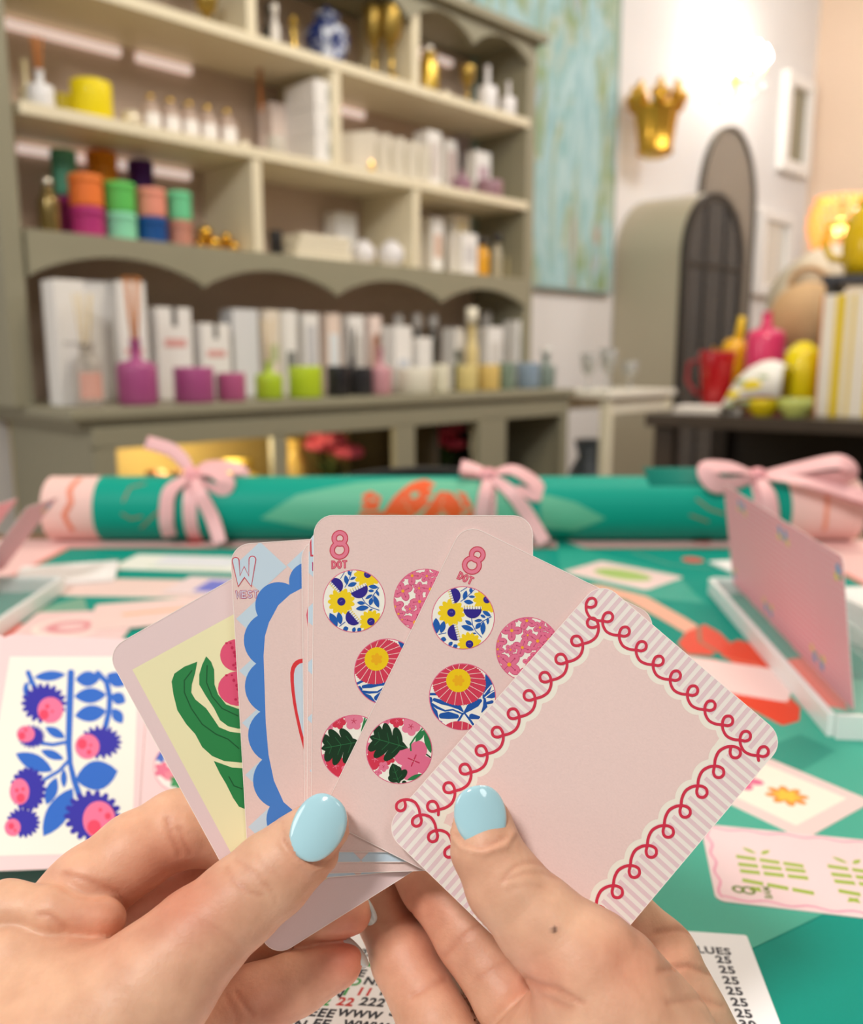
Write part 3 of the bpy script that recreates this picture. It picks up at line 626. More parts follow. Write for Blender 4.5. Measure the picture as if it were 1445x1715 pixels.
m = MB(); m.lathe([(r*.3, h*.85), (r*.33, h*.85), (r*.33, h*.87), (r*.3, h*.87)]); m.build('neck_band', M((220, 50, 104), .3), t)
p, k = ont(1230, 560, .5); r = 24*k; h = 150*k
t = thing('watering_can', 'yellow can with spout behind the red pitcher', 'watering can', p, rzT)
m = MB(); m.lathe([(0, 0), (r, 0), (r*.95, h*.6), (r*.7, h*.72), (r*.4, h*.76), (0, h*.76)]); m.build('body', M((226, 170, 20), .3), t)
m = MB(); m.tube([(r*.2, 0, h*.6), (r*.35, 0, h*.85), (r*.45, 0, h)], [r*.35, r*.28, r*.22]); m.build('spout', M((238, 196, 30), .3), t)
m = MB(); m.tube([(-r*.8, 0, h*.6), (-r*1.4, 0, h*.68), (-r*1.3, 0, h*.4), (-r*.9, 0, h*.3)], r*.1); m.build('handle', M((226, 170, 20), .3), t)
# lemon tea towel, draped in an arch over a stand, bowls
p, k = ont(1270, 630, .10)
t = thing('tea_towel', 'white lemon printed towel draped in a slope on the dark table', 'towel', p, rzT)
m = MB(); n = 12; vs = []; fs = []; W = 100*k; Ht = 92*k
prof = [(-.52, .02), (-.50, .10), (-.46, .28), (-.38, .5), (-.26, .72), (-.12, .88), (.04, .97), (.2, 1.0), (.34, .97), (.44, .9)]
for j, yy in enumerate((-.05, -.03, .0, .03, .06, .1)):
    for (x_, z_) in prof: vs.append((x_*W, yy*1.2, max(.003, z_*Ht - abs(j-2)*.004)))
n = len(prof)
for j in range(5):
    for i in range(n-1): fs.append((j*n+i, j*n+i+1, (j+1)*n+i+1, (j+1)*n+i))
# front drop
o0 = len(vs)
for (x_, z_) in prof: vs.append((x_*W*1.02, -.085, max(.003, .012 + z_*Ht*.30)))
for i in range(n-1): fs.append((o0+i, o0+i+1, i+1, i))
m.add(vs, fs, 0, True); cl = m.build('cloth', M((244, 242, 234), .8), t); sm = cl.modifiers.new('s', 'SOLIDIFY'); sm.thickness = .003
for (x_, z_, s_) in ((.0, .50, .024), (-.28, .36, .016)):
    m = MB(); m.ball((x_*W, -.081 + (z_-.3)*.026, z_*Ht), (s_*1.2, .004, s_), seg=14, rings=8); m.build('lemon_print', M((240, 216, 40), .7), t)
for (x_, z_) in ((-.2, .62), (-.35, .2), (.15, .7), (-.1, .25)):
    m = MB(); m.ball((x_*W, -.079 + (z_-.3)*.024, z_*Ht), (.016, .004, .006), seg=10, rings=6); m.build('leaf_print', M((168, 190, 140), .7), t)
p, k = ont(1342, 632, .28); r = 32*k; h = 110*k
t = thing('embossed_vase', 'bright yellow textured vase behind the small bowls', 'vase', p, rzT)
m = MB(); m.lathe([(0, 0), (r*.7, 0), (r*.95, h*.3), (r, h*.6), (r*.85, h*.9), (r*.6, h), (r*.5, h*.97), (0, h*.8)], wob=lambda a, z: .06*math.sin(8*a)*math.sin(90*z), seg=48); m.build('body', M((242, 222, 6), .35, coat=.3), t)
m = MB(); m.ball((0, 0, h*1.0), (r*.5, r*.5, r*.25)); m.build('lid', M((242, 222, 6), .35), t)
def bowl(px, py, wpx, hpx, back, outer, inner, lb):
    p, k = ont(px, py, back); r = wpx*k/2; h = hpx*k
    t = thing('bowl', lb, 'bowl', p, rzT)
    m = MB(); m.lathe([(0, 0), (r*.5, 0), (r*.55, h*.08), (r*.9, h*.5), (r, h*.97), (r*.97, h), (r*.93, h*.96)]); m.build('outer_shell', M(outer, .3, coat=.3), t)
    m = MB(); m.lathe([(r*.93, h*.96), (r*.84, h*.5), (r*.5, h*.2), (0, h*.16)]); m.build('inner_glaze', M(inner, .3), t)
bowl(1278, 672, 58, 30, .06, (230, 206, 20), (244, 226, 60), 'small yellow bowl at the front of the dark table')
bowl(1332, 668, 58, 32, .05, (206, 218, 120), (240, 242, 220), 'small pale green bowl right of the yellow one')
p, k = ont(1190, 678, .12)
t = thing('napkin_stack', 'folded white linen at the left front of the dark table', 'linen', p, rzT)
for i in range(3):
    m = MB(); m.box((.002*i, 0, .004 + .007*i), (.19, .11, .0066)); m.build('folded_cloth', M((240, 234, 226), .8), t, bevel=.002)
# striped box
p, k = ont(1432, 600, .20); h = 200*k; W = 62*k*1.6
t = thing('striped_box', 'tall white box with yellow stripes and orange side at the right edge', 'box', p, rzT - .1)
m = MB(); m.box((0, 0, h/2), (W, .10, h)); m.build('box_body', M((246, 238, 224), .6), t, bevel=.002)
m = MB(); m.box((-W/2-.002, 0, h/2), (.004, .10, h)); m.build('orange_side', M((222, 122, 34), .6), t)
for q, w_ in ((-.22, .10), (.30, .08), (-.02, .03)):
    m = MB(); m.box((q*W, -.051, h/2), (w_*W*1.6, .002, h*.99)); m.build('yellow_stripe', M((236, 206, 62), .6), t)
# straw hat + white hat stand
p, k = ont(1350, 520, .62); R_ = 58*k
t = thing('crate', 'dark green crate under the straw bag on the dark table', 'crate', p, rzT)
m = MB(); m.box((0, 0, .085), (.22, .12, .17)); m.build('crate_body', M((34, 58, 40), .5), t, bevel=.003)
m = MB(); m.box((0, 0, .1725), (.23, .13, .005)); m.build('crate_lid', M((44, 74, 50), .5), t)
t = thing('straw_bag', 'round woven straw bag on the green crate behind the pink vase', 'bag', p + np.array([0, 0, .176]), rzT)
m = MB(); m.lathe([(0, -.04), (R_*.95, -.04), (R_, 0), (R_*.95, .04), (0, .04)], R3=Matrix.Rotation(PI/2, 3, 'X'), c=(0, 0, R_*1.0), wob=lambda a, z: .008*math.sin(40*a), seg=80); m.build('woven_body', M((214, 178, 134), .8, noise=.15, scale=180), t)
m = MB(); m.tube([(R_*.5*math.cos(a), 0, R_*1.9 + R_*.5*math.sin(a)) for a in np.linspace(0, PI, 14)], .008); m.build('handle', M((196, 156, 110), .7), t)
p, k = ont(1380, 470, .74); 
t = thing('sun_hat', 'wide brimmed cream hat on a stand behind the straw bag', 'hat', p, rzT)
m = MB(); m.tube([(0, 0, 0), (0, 0, .42)], .012); m.lathe([(0, 0), (.08, 0), (.08, .012), (0, .015)]); m.build('stand', M((70, 60, 52), .5), t)
RT_ = Matrix.Rotation(-.35, 3, 'Y') @ Matrix.Rotation(.85, 3, 'X')
m = MB(); m.lathe([(.085, 0), (.19, -.012), (.192, -.008), (.085, .008)], R3=RT_, c=(0, 0, .40), seg=48); m.build('brim', M((228, 214, 192), .8), t)
m = MB(); m.lathe([(.09, 0), (.085, .07), (.06, .10), (0, .105)], R3=RT_, c=(0, 0, .40), seg=48); m.build('hat_crown', M((226, 212, 190), .8), t)
m = MB(); m.lathe([(.091, .004), (.09, .03), (.0885, .03), (.0895, .004)], R3=RT_, c=(0, 0, .401), seg=48); m.build('hat_band', M((60, 54, 48), .8), t)
# yellow pot with handle, on a riser at the right edge
p, k = ont(1452, 400, .42)
t = thing('riser', 'dark riser stand at the right edge of the display table', 'stand', (p[0], p[1], TZ2), rzT)
zt = (P(1452, 468, p[1])[2]) - TZ2
m = MB(); m.box((0, 0, zt-.01), (.2, .2, .02)); m.build('top', M((60, 62, 70), .4), t)
for sx in (-1, 1):
    for sy in (-1, 1):
        m = MB(); m.box((sx*.08, sy*.08, (zt-.02)/2), (.02, .02, zt-.02)); m.build('leg', M((60, 58, 56), .4), t)
t2 = thing('teapot', 'glossy yellow pot with round handle high at the right edge', 'teapot', (p[0]+.012, p[1], TZ2+zt), rzT)
m = MB(); m.lathe([(0, 0), (.06, 0), (.075, .04), (.078, .11), (.06, .18), (.045, .2), (0, .2)]); m.build('body', M((226, 190, 10), .2, coat=.5), t2)
m = MB(); m.lathe([(0, .2), (.047, .2), (.04, .22), (.012, .23), (.014, .25), (0, .255)]); m.build('lid', M((226, 190, 10), .2), t2)
m = MB(); m.tube([(-.065, 0, .16), (-.115, 0, .155), (-.125, 0, .10), (-.105, 0, .06), (-.07, 0, .05)], .011); m.build('handle', M((226, 190, 10), .2), t2)
# beaded lamp in the corner
lp = P(1408, 380, 3.5)
t = thing('beaded_lamp', 'glowing orange beaded lamp before the lamplit wall', 'lamp', (lp[0], lp[1], 0))
m = MB(); m.tube([(0, 0, 0.02), (0, 0, lp[2]+.1)], .012); m.lathe([(0, 0), (.13, 0), (.13, .02), (0, .03)]); m.build('stem', M((80, 64, 48), .4), t)
sh = bpy.data.objects.new
rnd = random.Random(3); m = MB()
for ring in range(7):
    zz = lp[2] - .10 + ring*.034; rr = .085 + .035*math.sin(PI*ring/6.5)
    for q in range(22):
        a = 2*PI*(q + .5*(ring % 2))/22; m.ball((rr*math.cos(a), rr*math.sin(a), zz), .013, seg=8, rings=5)
so = m.build('bead_shade', M((250, 176, 96), .2, trans=.3, emit=.6), t)
m = MB(); m.ball((0, 0, lp[2]), .035); m.build('bulb', M((255, 190, 110), .4, emit=9), t)
ld = bpy.data.lights.new('lamp_light', 'POINT'); ld.energy = 3.6; ld.color = (1, .55, .2); ld.shadow_soft_size = .06
o = bpy.data.objects.new('lamp_light', ld); COL.objects.link(o); o.location = (lp[0], lp[1], lp[2]+.17)
# things on the lower shelf of the dark table
def ontl(px, back): p, k = ont(px, 770, back, .3125); return p
for px, c_, lb, s_ in ((1165, (196, 190, 178), 'pale grey pot on the lower shelf of the dark table', .07), (1260, (206, 206, 200), 'white pot on the lower shelf, right of the pale grey one', .055), (1335, (216, 200, 176), 'cream pot on the lower shelf near the pink bow', .07), (1420, (206, 196, 172), 'beige basket on the lower shelf at the right edge', .09)):
    p = ontl(px, .35); t = thing('planter_pot', lb, 'pot', p)
    m = MB(); m.lathe([(0, 0), (s_*.7, 0), (s_, s_*1.5), (s_*1.05, s_*2.2), (s_*.95, s_*2.2), (s_*.9, s_*1.5), (0, s_*.3)]); m.build('body', M(c_, .5), t)
    m = MB(); m.lathe([(s_*.98, s_*2.15), (s_*1.1, s_*2.15), (s_*1.1, s_*2.35), (s_*.98, s_*2.35)]); m.build('rim', M(tuple(int(v*.9) for v in c_), .5), t)
# ================================================================== flat artwork: coloured shapes laid on a sheet, in the sheet's own plane
class Art:
    def __init__(self, x=(1, 0), z0=0.0): self.mb = MB(); self.mats = []; self.z0 = z0; self.step = 2.0e-5; self.clip = None; self.map = None
    def mi(self, m):
        if m not in self.mats: self.mats.append(m)
        return self.mats.index(m)
    def poly(self, pts, rgb, layer):
        if self.map: pts = [self.map(*p) for p in pts]
        m = self.mi(rgb if not isinstance(rgb, tuple) else M(rgb, 0.5, bump=0.0)); self.cnt = getattr(self, 'cnt', 0) + 1; z = self.z0 + (layer + (self.cnt % 16)*.02)*self.step
        if self.clip is None and len(pts) < 5: tris = [pts]
        else:
            ps = [Vector((p[0], p[1], 0)) for p in pts]
            tris = [[pts[i] for i in t] for t in tessellate_polygon([ps])]
        for t in tris:
            q = list(t)
            if self.clip is not None:
                a2 = sum(q[i][0]*q[(i+1) % len(q)][1] - q[(i+1) % len(q)][0]*q[i][1] for i in range(len(q)))
                if abs(a2) < 1e-14: continue
                C_ = self.clip; n = len(C_)
                for i in range(n):
                    ax, ay = C_[i]; bx, by = C_[(i+1) % n]; out = []
                    for j in range(len(q)):
                        p, r = q[j], q[(j+1) % len(q)]
                        sp = (bx-ax)*(p[1]-ay) - (by-ay)*(p[0]-ax); sr = (bx-ax)*(r[1]-ay) - (by-ay)*(r[0]-ax)
                        if sp >= 0: out.append(p)
                        if (sp >= 0) != (sr >= 0):
                            u = sp/(sp-sr); out.append((p[0]+u*(r[0]-p[0]), p[1]+u*(r[1]-p[1])))
                    q = out
                    if len(q) < 3: break
            if len(q) < 3: continue
            a2 = sum(q[i][0]*q[(i+1) % len(q)][1] - q[(i+1) % len(q)][0]*q[i][1] for i in range(len(q)))
            if abs(a2) < 1e-14: continue
            if a2 < 0: q = q[::-1]
            self.mb.add([(p[0], p[1], z) for p in q], [list(range(len(q)))], m)
    def ell(self, c, rx, ry, rot, rgb, layer, n=22):
        ca, sa = math.cos(rot), math.sin(rot)
        self.poly([(c[0] + rx*math.cos(2*PI*i/n)*ca - ry*math.sin(2*PI*i/n)*sa, c[1] + rx*math.cos(2*PI*i/n)*sa + ry*math.sin(2*PI*i/n)*ca) for i in range(n)], rgb, layer)
    def leaf(self, a, b, w, rgb, layer, n=8):
        dx, dy = b[0]-a[0], b[1]-a[1]; l = math.hypot(dx, dy) or 1; nx, ny = -dy/l, dx/l
        up_ = [(a[0]+dx*i/n + nx*w*math.sin(PI*i/n)**.8, a[1]+dy*i/n + ny*w*math.sin(PI*i/n)**.8) for i in range(n+1)]
        dn = [(a[0]+dx*i/n - nx*w*math.sin(PI*i/n)**.8, a[1]+dy*i/n - ny*w*math.sin(PI*i/n)**.8) for i in range(n-1, 0, -1)]
        self.poly(up_+dn, rgb, layer)
    def flower(self, c, r, n, dep, rgb, layer, rot=0.0, pw=1.0):
        k = n*8; self.poly([(c[0] + r*(1-dep+dep*abs(math.cos(n*(2*PI*i/k)/2))**pw)*math.cos(2*PI*i/k+rot), c[1] + r*(1-dep+dep*abs(math.cos(n*(2*PI*i/k)/2))**pw)*math.sin(2*PI*i/k+rot)) for i in range(k)], rgb, layer)
    def petals(self, c, r, n, rgb, layer, rot=0.0, w=.42):
        for i in range(n):
            a = rot + 2*PI*i/n; self.ell((c[0]+r*.55*math.cos(a), c[1]+r*.55*math.sin(a)), r*.5, r*w, a, rgb, layer + .12*i, 14)
    def stroke(self, pts, w, rgb, layer, closed=False, caps=True):
        pts = list(pts); n = len(pts); ws = w if isinstance(w, (list, tuple)) else [w]*n
        if n > 2 and math.hypot(pts[0][0]-pts[-1][0], pts[0][1]-pts[-1][1]) < 1e-6: closed = True; pts = pts[:-1]; ws = ws[:-1]; n -= 1
        L, Rr = [], []
        for i, p in enumerate(pts):
            a = pts[i-1] if (i or closed) else p; b = pts[(i+1) % n] if (i < n-1 or closed) else p
            d1 = (p[0]-a[0], p[1]-a[1]); d2 = (b[0]-p[0], b[1]-p[1]); l1 = math.hypot(*d1); l2 = math.hypot(*d2)
            if l1 < 1e-12: d1, l1 = d2, l2
            if l2 < 1e-12: d2, l2 = d1, l1
            l1 = l1 or 1; l2 = l2 or 1
            n1 = (-d1[1]/l1, d1[0]/l1); n2 = (-d2[1]/l2, d2[0]/l2); m = (n1[0]+n2[0], n1[1]+n2[1]); q = m[0]*m[0]+m[1]*m[1]
            k = min(2/max(q, 1e-6), 1.6/math.sqrt(max(q, 1e-6)))*ws[i]/2
            L.append((p[0]+m[0]*k, p[1]+m[1]*k)); Rr.append((p[0]-m[0]*k, p[1]-m[1]*k))
        segs = n if closed else n-1
        for i in range(segs):
            j = (i+1) % n; self.poly([L[i], Rr[i], Rr[j], L[j]], rgb, layer + .35*i/max(segs, 1))
        if caps and not closed:
            for i in (0, n-1):
                o_ = pts[1] if i == 0 else pts[n-2]; a0 = math.atan2(pts[i][1]-o_[1], pts[i][0]-o_[0])
                self.poly([(pts[i][0]+ws[i]/2*math.cos(a0-PI/2+PI*k/8), pts[i][1]+ws[i]/2*math.sin(a0-PI/2+PI*k/8)) for k in range(9)], rgb, layer + (0 if i == 0 else .35))
        return
        for i in range(n if closed else n-1):
            a, b = pts[i], pts[(i+1) % n]; dx, dy = b[0]-a[0], b[1]-a[1]; l = math.hypot(dx, dy)
            if l < 1e-9: continue
            nx, ny = -dy/l/2, dx/l/2; wa, wb = ws[i], ws[(i+1) % n]
            self.poly([(a[0]+nx*wa, a[1]+ny*wa), (a[0]-nx*wa, a[1]-ny*wa), (b[0]-nx*wb, b[1]-ny*wb), (b[0]+nx*wb, b[1]+ny*wb)], rgb, layer)
        for i, p in enumerate(pts):
            if caps or 0 < i < n-1: self.ell(p, ws[i]/2, ws[i]/2, 0, rgb, layer + .15, 10)
    def circle_clip(self, c, r, n=48):
        pts = [(c[0]+r*math.cos(2*PI*i/n), c[1]+r*math.sin(2*PI*i/n)) for i in range(n)]
        if self.map: pts = [self.map(*p) for p in pts]
        a2 = sum(pts[i][0]*pts[(i+1) % n][1]-pts[(i+1) % n][0]*pts[i][1] for i in range(n))
        self.clip = pts if a2 > 0 else pts[::-1]
    def poly_clip(self, pts):
        a2 = sum(pts[i][0]*pts[(i+1) % len(pts)][1]-pts[(i+1) % len(pts)][0]*pts[i][1] for i in range(len(pts)))
        self.clip = pts if a2 > 0 else pts[::-1]
    def text(self, s, x, y, size, rgb, layer, shear=0.0, off=0.0, align='LEFT', rot=0.0, space=1.0):
        cu = bpy.data.curves.new('t', 'FONT'); cu.body = s; cu.size = size; cu.shear = shear; cu.offset = off; cu.align_x = align; cu.space_character = space; cu.resolution_u = 3
        o = bpy.data.objects.new('t', cu); COL.objects.link(o)
        me = o.to_mesh(); ca, sa = math.cos(rot), math.sin(rot)
        vs = [(x + v.co.x*ca - v.co.y*sa, y + v.co.x*sa + v.co.y*ca, self.z0 + layer*self.step) for v in me.vertices]
        self.mb.add(vs, [list(p.vertices) for p in me.polygons], self.mi(M(rgb, .5)))
        o.to_mesh_clear(); bpy.data.objects.remove(o); bpy.data.curves.remove(cu)
def rrect(w, h, r, n=7):
    out = []
    for cx, cy, a0 in ((w/2-r, h/2-r, 0), (-w/2+r, h/2-r, PI/2), (-w/2+r, -h/2+r, PI), (w/2-r, -h/2+r, 1.5*PI)):
        for i in range(n+1): a = a0 + PI/2*i/n; out.append((cx + r*math.cos(a), cy + r*math.sin(a)))
    return out
CARDPINK = M((234, 207, 201), 0.6, noise=0.05, scale=1800, bump=.15)
EDGE = M((255, 242, 238), 0.6)
def sheet(name, w, h, r, t, face, art=None, parent=None, mw=None, label=None, cat=None, group=None, edge=EDGE, loc=(0,0,0), rz=0):
    m = MB(); o = rrect(w, h, r); k = len(o)
    m.add([(p[0], p[1], t/2) for p in o], [list(range(k))], 0)
    m.add([(p[0], p[1], -t/2) for p in o], [list(range(k))[::-1]], 1)
    m.add([(p[0], p[1], t/2) for p in o] + [(p[0], p[1], -t/2) for p in o], [(i, k+i, k+(i+1) % k, (i+1) % k) for i in range(k)], 1)
    mats = [face, edge]
    if art:
        base = len(mats); off = len(m.v); m.v += art.mb.v
        m.f += [[i+off for i in f] for f in art.mb.f]; m.m += [q+base for q in art.mb.m]; m.s += art.mb.s; mats += art.mats
    return m.build(name, mats, parent, loc, rz, label, cat, group, mw=mw, fixn=False)
def frame_mw(o, x, y):
    x = Vector(x).normalized(); y = Vector(y); z = x.cross(y).normalized(); y = z.cross(x)
    return Matrix(((x.x, y.x, z.x, o[0]), (x.y, y.y, z.y, o[1]), (x.z, y.z, z.z, o[2]), (0, 0, 0, 1)))

# ================================================================== games table, play mat
WOOD = M((120, 84, 56), 0.45, noise=.2, scale=12)
tab = thing('games_table', 'square wooden games table under the teal play mat', 'table', (0, .50, 0))
m = MB(); m.box((0, 0, .735), (1.06, 1.06, .03)); m.build('table_top', WOOD, tab, bevel=.004)
for sx in (-1, 1):
    for sy in (-1, 1):
        m = MB(); m.box((sx*.48, sy*.48, .36), (.05, .05, .72)); m.build('leg', WOOD, tab)
for q in ((0, .48, .9, .02), (0, -.48, .9, .02)):
    m = MB(); m.box((q[0], q[1], .69), (q[2], q[3], .06)); m.build('apron', WOOD, tab)
def fabric(rgb, rough=.6):
    return M(rgb, rough, bump=.25, scale=1600, noise=.05, spec=.2)
TEAL, TEALL, TEALD = (0, 146, 130), (58, 172, 148), (30, 150, 130)
RED = (226, 62, 22); PEACHY = (240, 176, 150)
A = Art(z0=.0016); A.step = 4e-5
MC = np.array([0, .49, .7515])
def tm(px, py): q = onz(px, py, .753); return (q[0]-MC[0], q[1]-MC[1])
for x in (-.45, .45): A.poly([(x-.05, -.49), (x+.05, -.49), (x+.05, .49), (x-.05, .49)], (244, 200, 196), 1)
A.poly([(-.4, .445), (.4, .445), (.4, .49), (-.4, .49)], (244, 200, 196), 1)
for x in (-.402, .402): A.stroke([(x, -.47), (x, .44)], .006, (226, 110, 90), 2)
A.stroke([(-.4, .446), (.4, .446)], .006, (196, 70, 70), 2)
def T(pts): return [tm(*p) for p in pts]
# large tone-on-tone leaves
A.poly(T([(1120, 1250), (1200, 1180), (1300, 1130), (1445, 1140), (1600, 1260), (1640, 1400), (1445, 1500), (1240, 1598), (1020, 1660), (900, 1560), (950, 1400)]), TEALL, 2)
A.poly(T([(1255, 1262), (1340, 1230), (1400, 1258), (1345, 1290), (1330, 1296)]), TEALD, 3)
A.poly(T([(930, 900), (1010, 930), (1130, 960), (1180, 1010), (1060, 1000), (940, 960)]), (30, 160, 140), 2)
A.poly(T([(300, 985), (400, 975), (520, 990), (480, 1060), (330, 1080), (230, 1040)]), TEALL, 2)
# peach ribbon and red flower at the right
A.stroke(T([(1000, 985), (1065, 1002), (1125, 1035), (1180, 1068), (1240, 1090)]), [.022, .022, .020, .018, .014], PEACHY, 3)
for pts in ([(1135, 1078), (1150, 1058), (1180, 1046), (1205, 1060), (1225, 1080), (1190, 1098), (1150, 1096)],
            [(1200, 1090), (1235, 1072), (1285, 1085), (1330, 1125), (1345, 1160), (1300, 1150), (1240, 1120)],
            [(1200, 1120), (1250, 1125), (1310, 1155), (1340, 1185), (1338, 1208), (1310, 1216), (1260, 1190), (1215, 1160)],
            [(1150, 1100), (1200, 1105), (1240, 1140), (1260, 1185), (1210, 1190), (1165, 1150)],
            [(1290, 1110), (1350, 1100), (1400, 1140), (1420, 1190), (1370, 1180)]):
    A.poly(T(pts), RED, 4)
A.stroke(T([(1210, 1100), (1262, 1112), (1330, 1150)]), .0022, (236, 120, 90), 5)
A.stroke(T([(1220, 1142), (1270, 1150), (1320, 1180)]), .0018, (236, 120, 90), 5)
A.stroke(T([(1170, 1050), (1172, 1075), (1200, 1092)]), .003, (150, 110, 80), 5)
for px, py, rx in ((1160, 938, .011), (205, 948, .013), (890, 1000, .01), (1080, 900, .012), (1173, 906, .012), (330, 906, .014)):
    c_ = tm(px, py); A.ell(c_, rx, rx*1.2, 0, (206, 84, 74), 4)
for q in (([(180, 935), (260, 945), (330, 930)]), ([(1060, 925), (1120, 945), (1190, 952)])):
    A.stroke(T(q), .004, (90, 150, 130), 3)
# red petals at the left
for pts in ([(0, 1062), (20, 1048), (70, 1040), (95, 1038), (60, 1062), (20, 1078)], [(-60, 1050), (0, 1040), (20, 1060), (-20, 1085)]):
    A.poly(T(pts), RED, 4)
A.poly(T([(60, 1020), (140, 1000), (150, 1030), (60, 1068)]), (120, 170, 146), 2)
sheet('play_mat', .99, .98, .02, .003, fabric(TEAL), A, loc=MC, label='teal play mat with red flowers and pink border, spread over the games table', cat='mat', edge=M((30, 120, 108), .7))

# chair behind the table
chx = P(715, 800, 1.30)
chr_ = thing('chair', 'black chair behind the rolled mat, only its curved back showing', 'chair', (chx[0], 1.36, 0))
BLKM = M((30, 32, 34), .5)
m = MB(); pts = [(-.2 + .4*i/14, -.03*math.sin(PI*i/14)*0, .755 + .035*math.sin(PI*i/14)**.7) for i in range(15)]
poly = [(-.2, .55)] + [(p[0], p[2]) for p in pts] + [(.2, .55)]
m.prism(poly, -.012, .012, axis='y'); m.build('backrest', BLKM, chr_, bevel=.004)
m = MB(); m.box((0, .2, .45), (.42, .40, .04)); m.build('seat', BLKM, chr_, bevel=.01)
for sx in (-.18, .18):
    for y in (0.02, .37): m = MB(); m.box((sx, y, .215), (.03, .03, .43)); m.build('leg', BLKM, chr_)
    m = MB(); m.box((sx, .01, .5), (.025, .02, .14)); m.build('back_post', BLKM, chr_)

# ================================================================== the rolled mat with ribbon bows
RR = .0365; RY = .982
roll = thing('rolled_mat', 'rolled teal mat with pink ends, tied with three pink bows, at the table back', 'rolled mat', (0, RY, .7535 + RR))
def rx(px, py=855): q = P(px, py, 1); d = (RY - RR*.6)/q[1]; return P(px, py, d)[0]
xl, xr = rx(76), rx(1440)
def spiral(m, x0, x1, r, mi, dr=0.0):
    n = 72; out = []
    for i in range(n+1):
        a = 2*PI*i/n; out.append((r*math.cos(a), r*math.sin(a)))
    vs = [(x0, p[0], p[1]) for p in out] + [(x1, p[0], p[1]) for p in out]
    m.add(vs, [(i, i+1, n+1+i+1, n+1+i) for i in range(n)], mi, True)
SHEETMB = MB(); spiral(SHEETMB, rx(162), rx(1318), RR, 0)
for x0, x1 in ((xl, rx(162)), (rx(1318), xr)):
    m = MB(); spiral(m, x0, x1, RR*.995, 0); m.build('pink_end', fabric((246, 206, 198)), roll, label='pale pink end of the roll')
m = MB()
for xx in (xl, xr):
    for q in range(5):
        r0 = RR*(.98-.16*q); n = 40; vs = []
        for i in range(n):
            a = 2*PI*i/n; vs += [(xx, r0*math.cos(a), r0*math.sin(a)), (xx, (r0-.003)*math.cos(a), (r0-.003)*math.sin(a)), (xx*.97, (r0-.003)*math.cos(a), (r0-.003)*math.sin(a)), (xx*.97, r0*math.cos(a), r0*math.sin(a))]
        fs = []
        for i in range(n):
            j = (i+1) % n
            for k in range(4): fs.append((4*i+k, 4*j+k, 4*j+(k+1) % 4, 4*i+(k+1) % 4))
        m.add(vs, fs, 0, True)
m.build('coiled_layers', fabric((238, 190, 184)), roll)
# motifs that wrap on the roll: (x, angle) -> surface; angle 0 faces the camera, positive is up
class Wrap(Art):
    def poly(self, pts, rgb, layer):
        # resample so that shapes bend round the roll
        m_ = self.mi(M(rgb, .55)); r = RR + .0003 + layer*8e-5
        ps = [Vector((p[0], p[1], 0)) for p in pts]
        bm = bmesh.new(); vs = [bm.verts.new(p) for p in ps]
        for t in tessellate_polygon([ps]):
            try: bm.faces.new([vs[i] for i in t])
            except ValueError: pass
        for _ in range(2): bmesh.ops.subdivide_edges(bm, edges=[e for e in bm.edges if e.calc_length() > .012], cuts=1, use_grid_fill=True)
        bm.verts.index_update()
        self.mb.add([(v.co.x, -r*math.cos(v.co.y/RR), r*math.sin(v.co.y/RR)) for v in bm.verts], [[v.index for v in f.verts] for f in bm.faces], m_, True); bm.free()
def rpx(px, py):                       # pixel on the roll face -> (x, arc length)
    b = min(1.2, max(-1.2, math.asin(max(-.97, min(.97, (858-py)/52.0))))) + .18
    return (rx(px), b*RR)
W_ = Wrap()
def TR(pts): return [rpx(*p) for p in pts]
W_.poly(TR([(440, 875), (500, 838), (600, 818), (700, 812), (800, 815), (860, 830), (900, 870), (850, 890), (520, 890)]), (104, 190, 156), 1)
W_.poly(TR([(900, 835), (960, 850), (1010, 875), (960, 895), (905, 890)]), (104, 190, 156), 1)
for pts in ([(608, 838), (622, 832), (640, 842), (634, 862), (606, 864)], [(640, 870), (660, 842), (690, 818), (712, 813), (730, 822), (720, 850), (690, 875)], [(700, 878), (722, 850), (736, 832), (755, 834), (770, 850), (776, 876)], [(762, 832), (780, 836), (792, 862), (790, 880), (776, 876), (770, 845)], [(600, 868), (640, 864), (660, 880), (610, 884)]):
    W_.poly(TR(pts), (238, 92, 34), 3)
for pts in ([(690, 822), (676, 846), (690, 868)], [(742, 838), (738, 860), (750, 876)]): W_.stroke(TR(pts), .003, (206, 150, 110), 4)
for pts in ([(214, 848), (222, 826), (245, 820)], [(240, 890), (262, 872), (276, 862)], [(212, 868), (226, 876), (244, 872)]): W_.stroke(TR(pts), .0022, (150, 120, 84), 2)
for pts in ([(1160, 845), (1180, 860), (1205, 868)], [(1150, 870), (1180, 880)]): W_.stroke(TR(pts), .0022, (150, 120, 84), 2)
W_.stroke(TR([(130, 812), (122, 830), (128, 850), (116, 870), (124, 892)]), .006, (238, 140, 110), 2)
W_.stroke(TR([(1374, 812), (1376, 840), (1374, 870), (1376, 892)]), .005, (240, 160, 130), 2)
o_ = len(SHEETMB.v); SHEETMB.v += W_.mb.v; SHEETMB.f += [[i+o_ for i in f] for f in W_.mb.f]; SHEETMB.m += [q+1 for q in W_.mb.m]; SHEETMB.s += W_.mb.s
SHEETMB.build('teal_sheet', [fabric((14, 160, 140), .5)] + W_.mats, roll, label='teal body of the roll printed with an orange flower', fixn=False)
m = MB(); vs = []
for i in range(9):
    a = .9 + .9*i/8; q = RR*1.01 + .010*(i/8)**2; vs += [(rx(1085), -q*math.cos(a), q*math.sin(a)), (rx(1225), -q*math.cos(a), q*math.sin(a))]
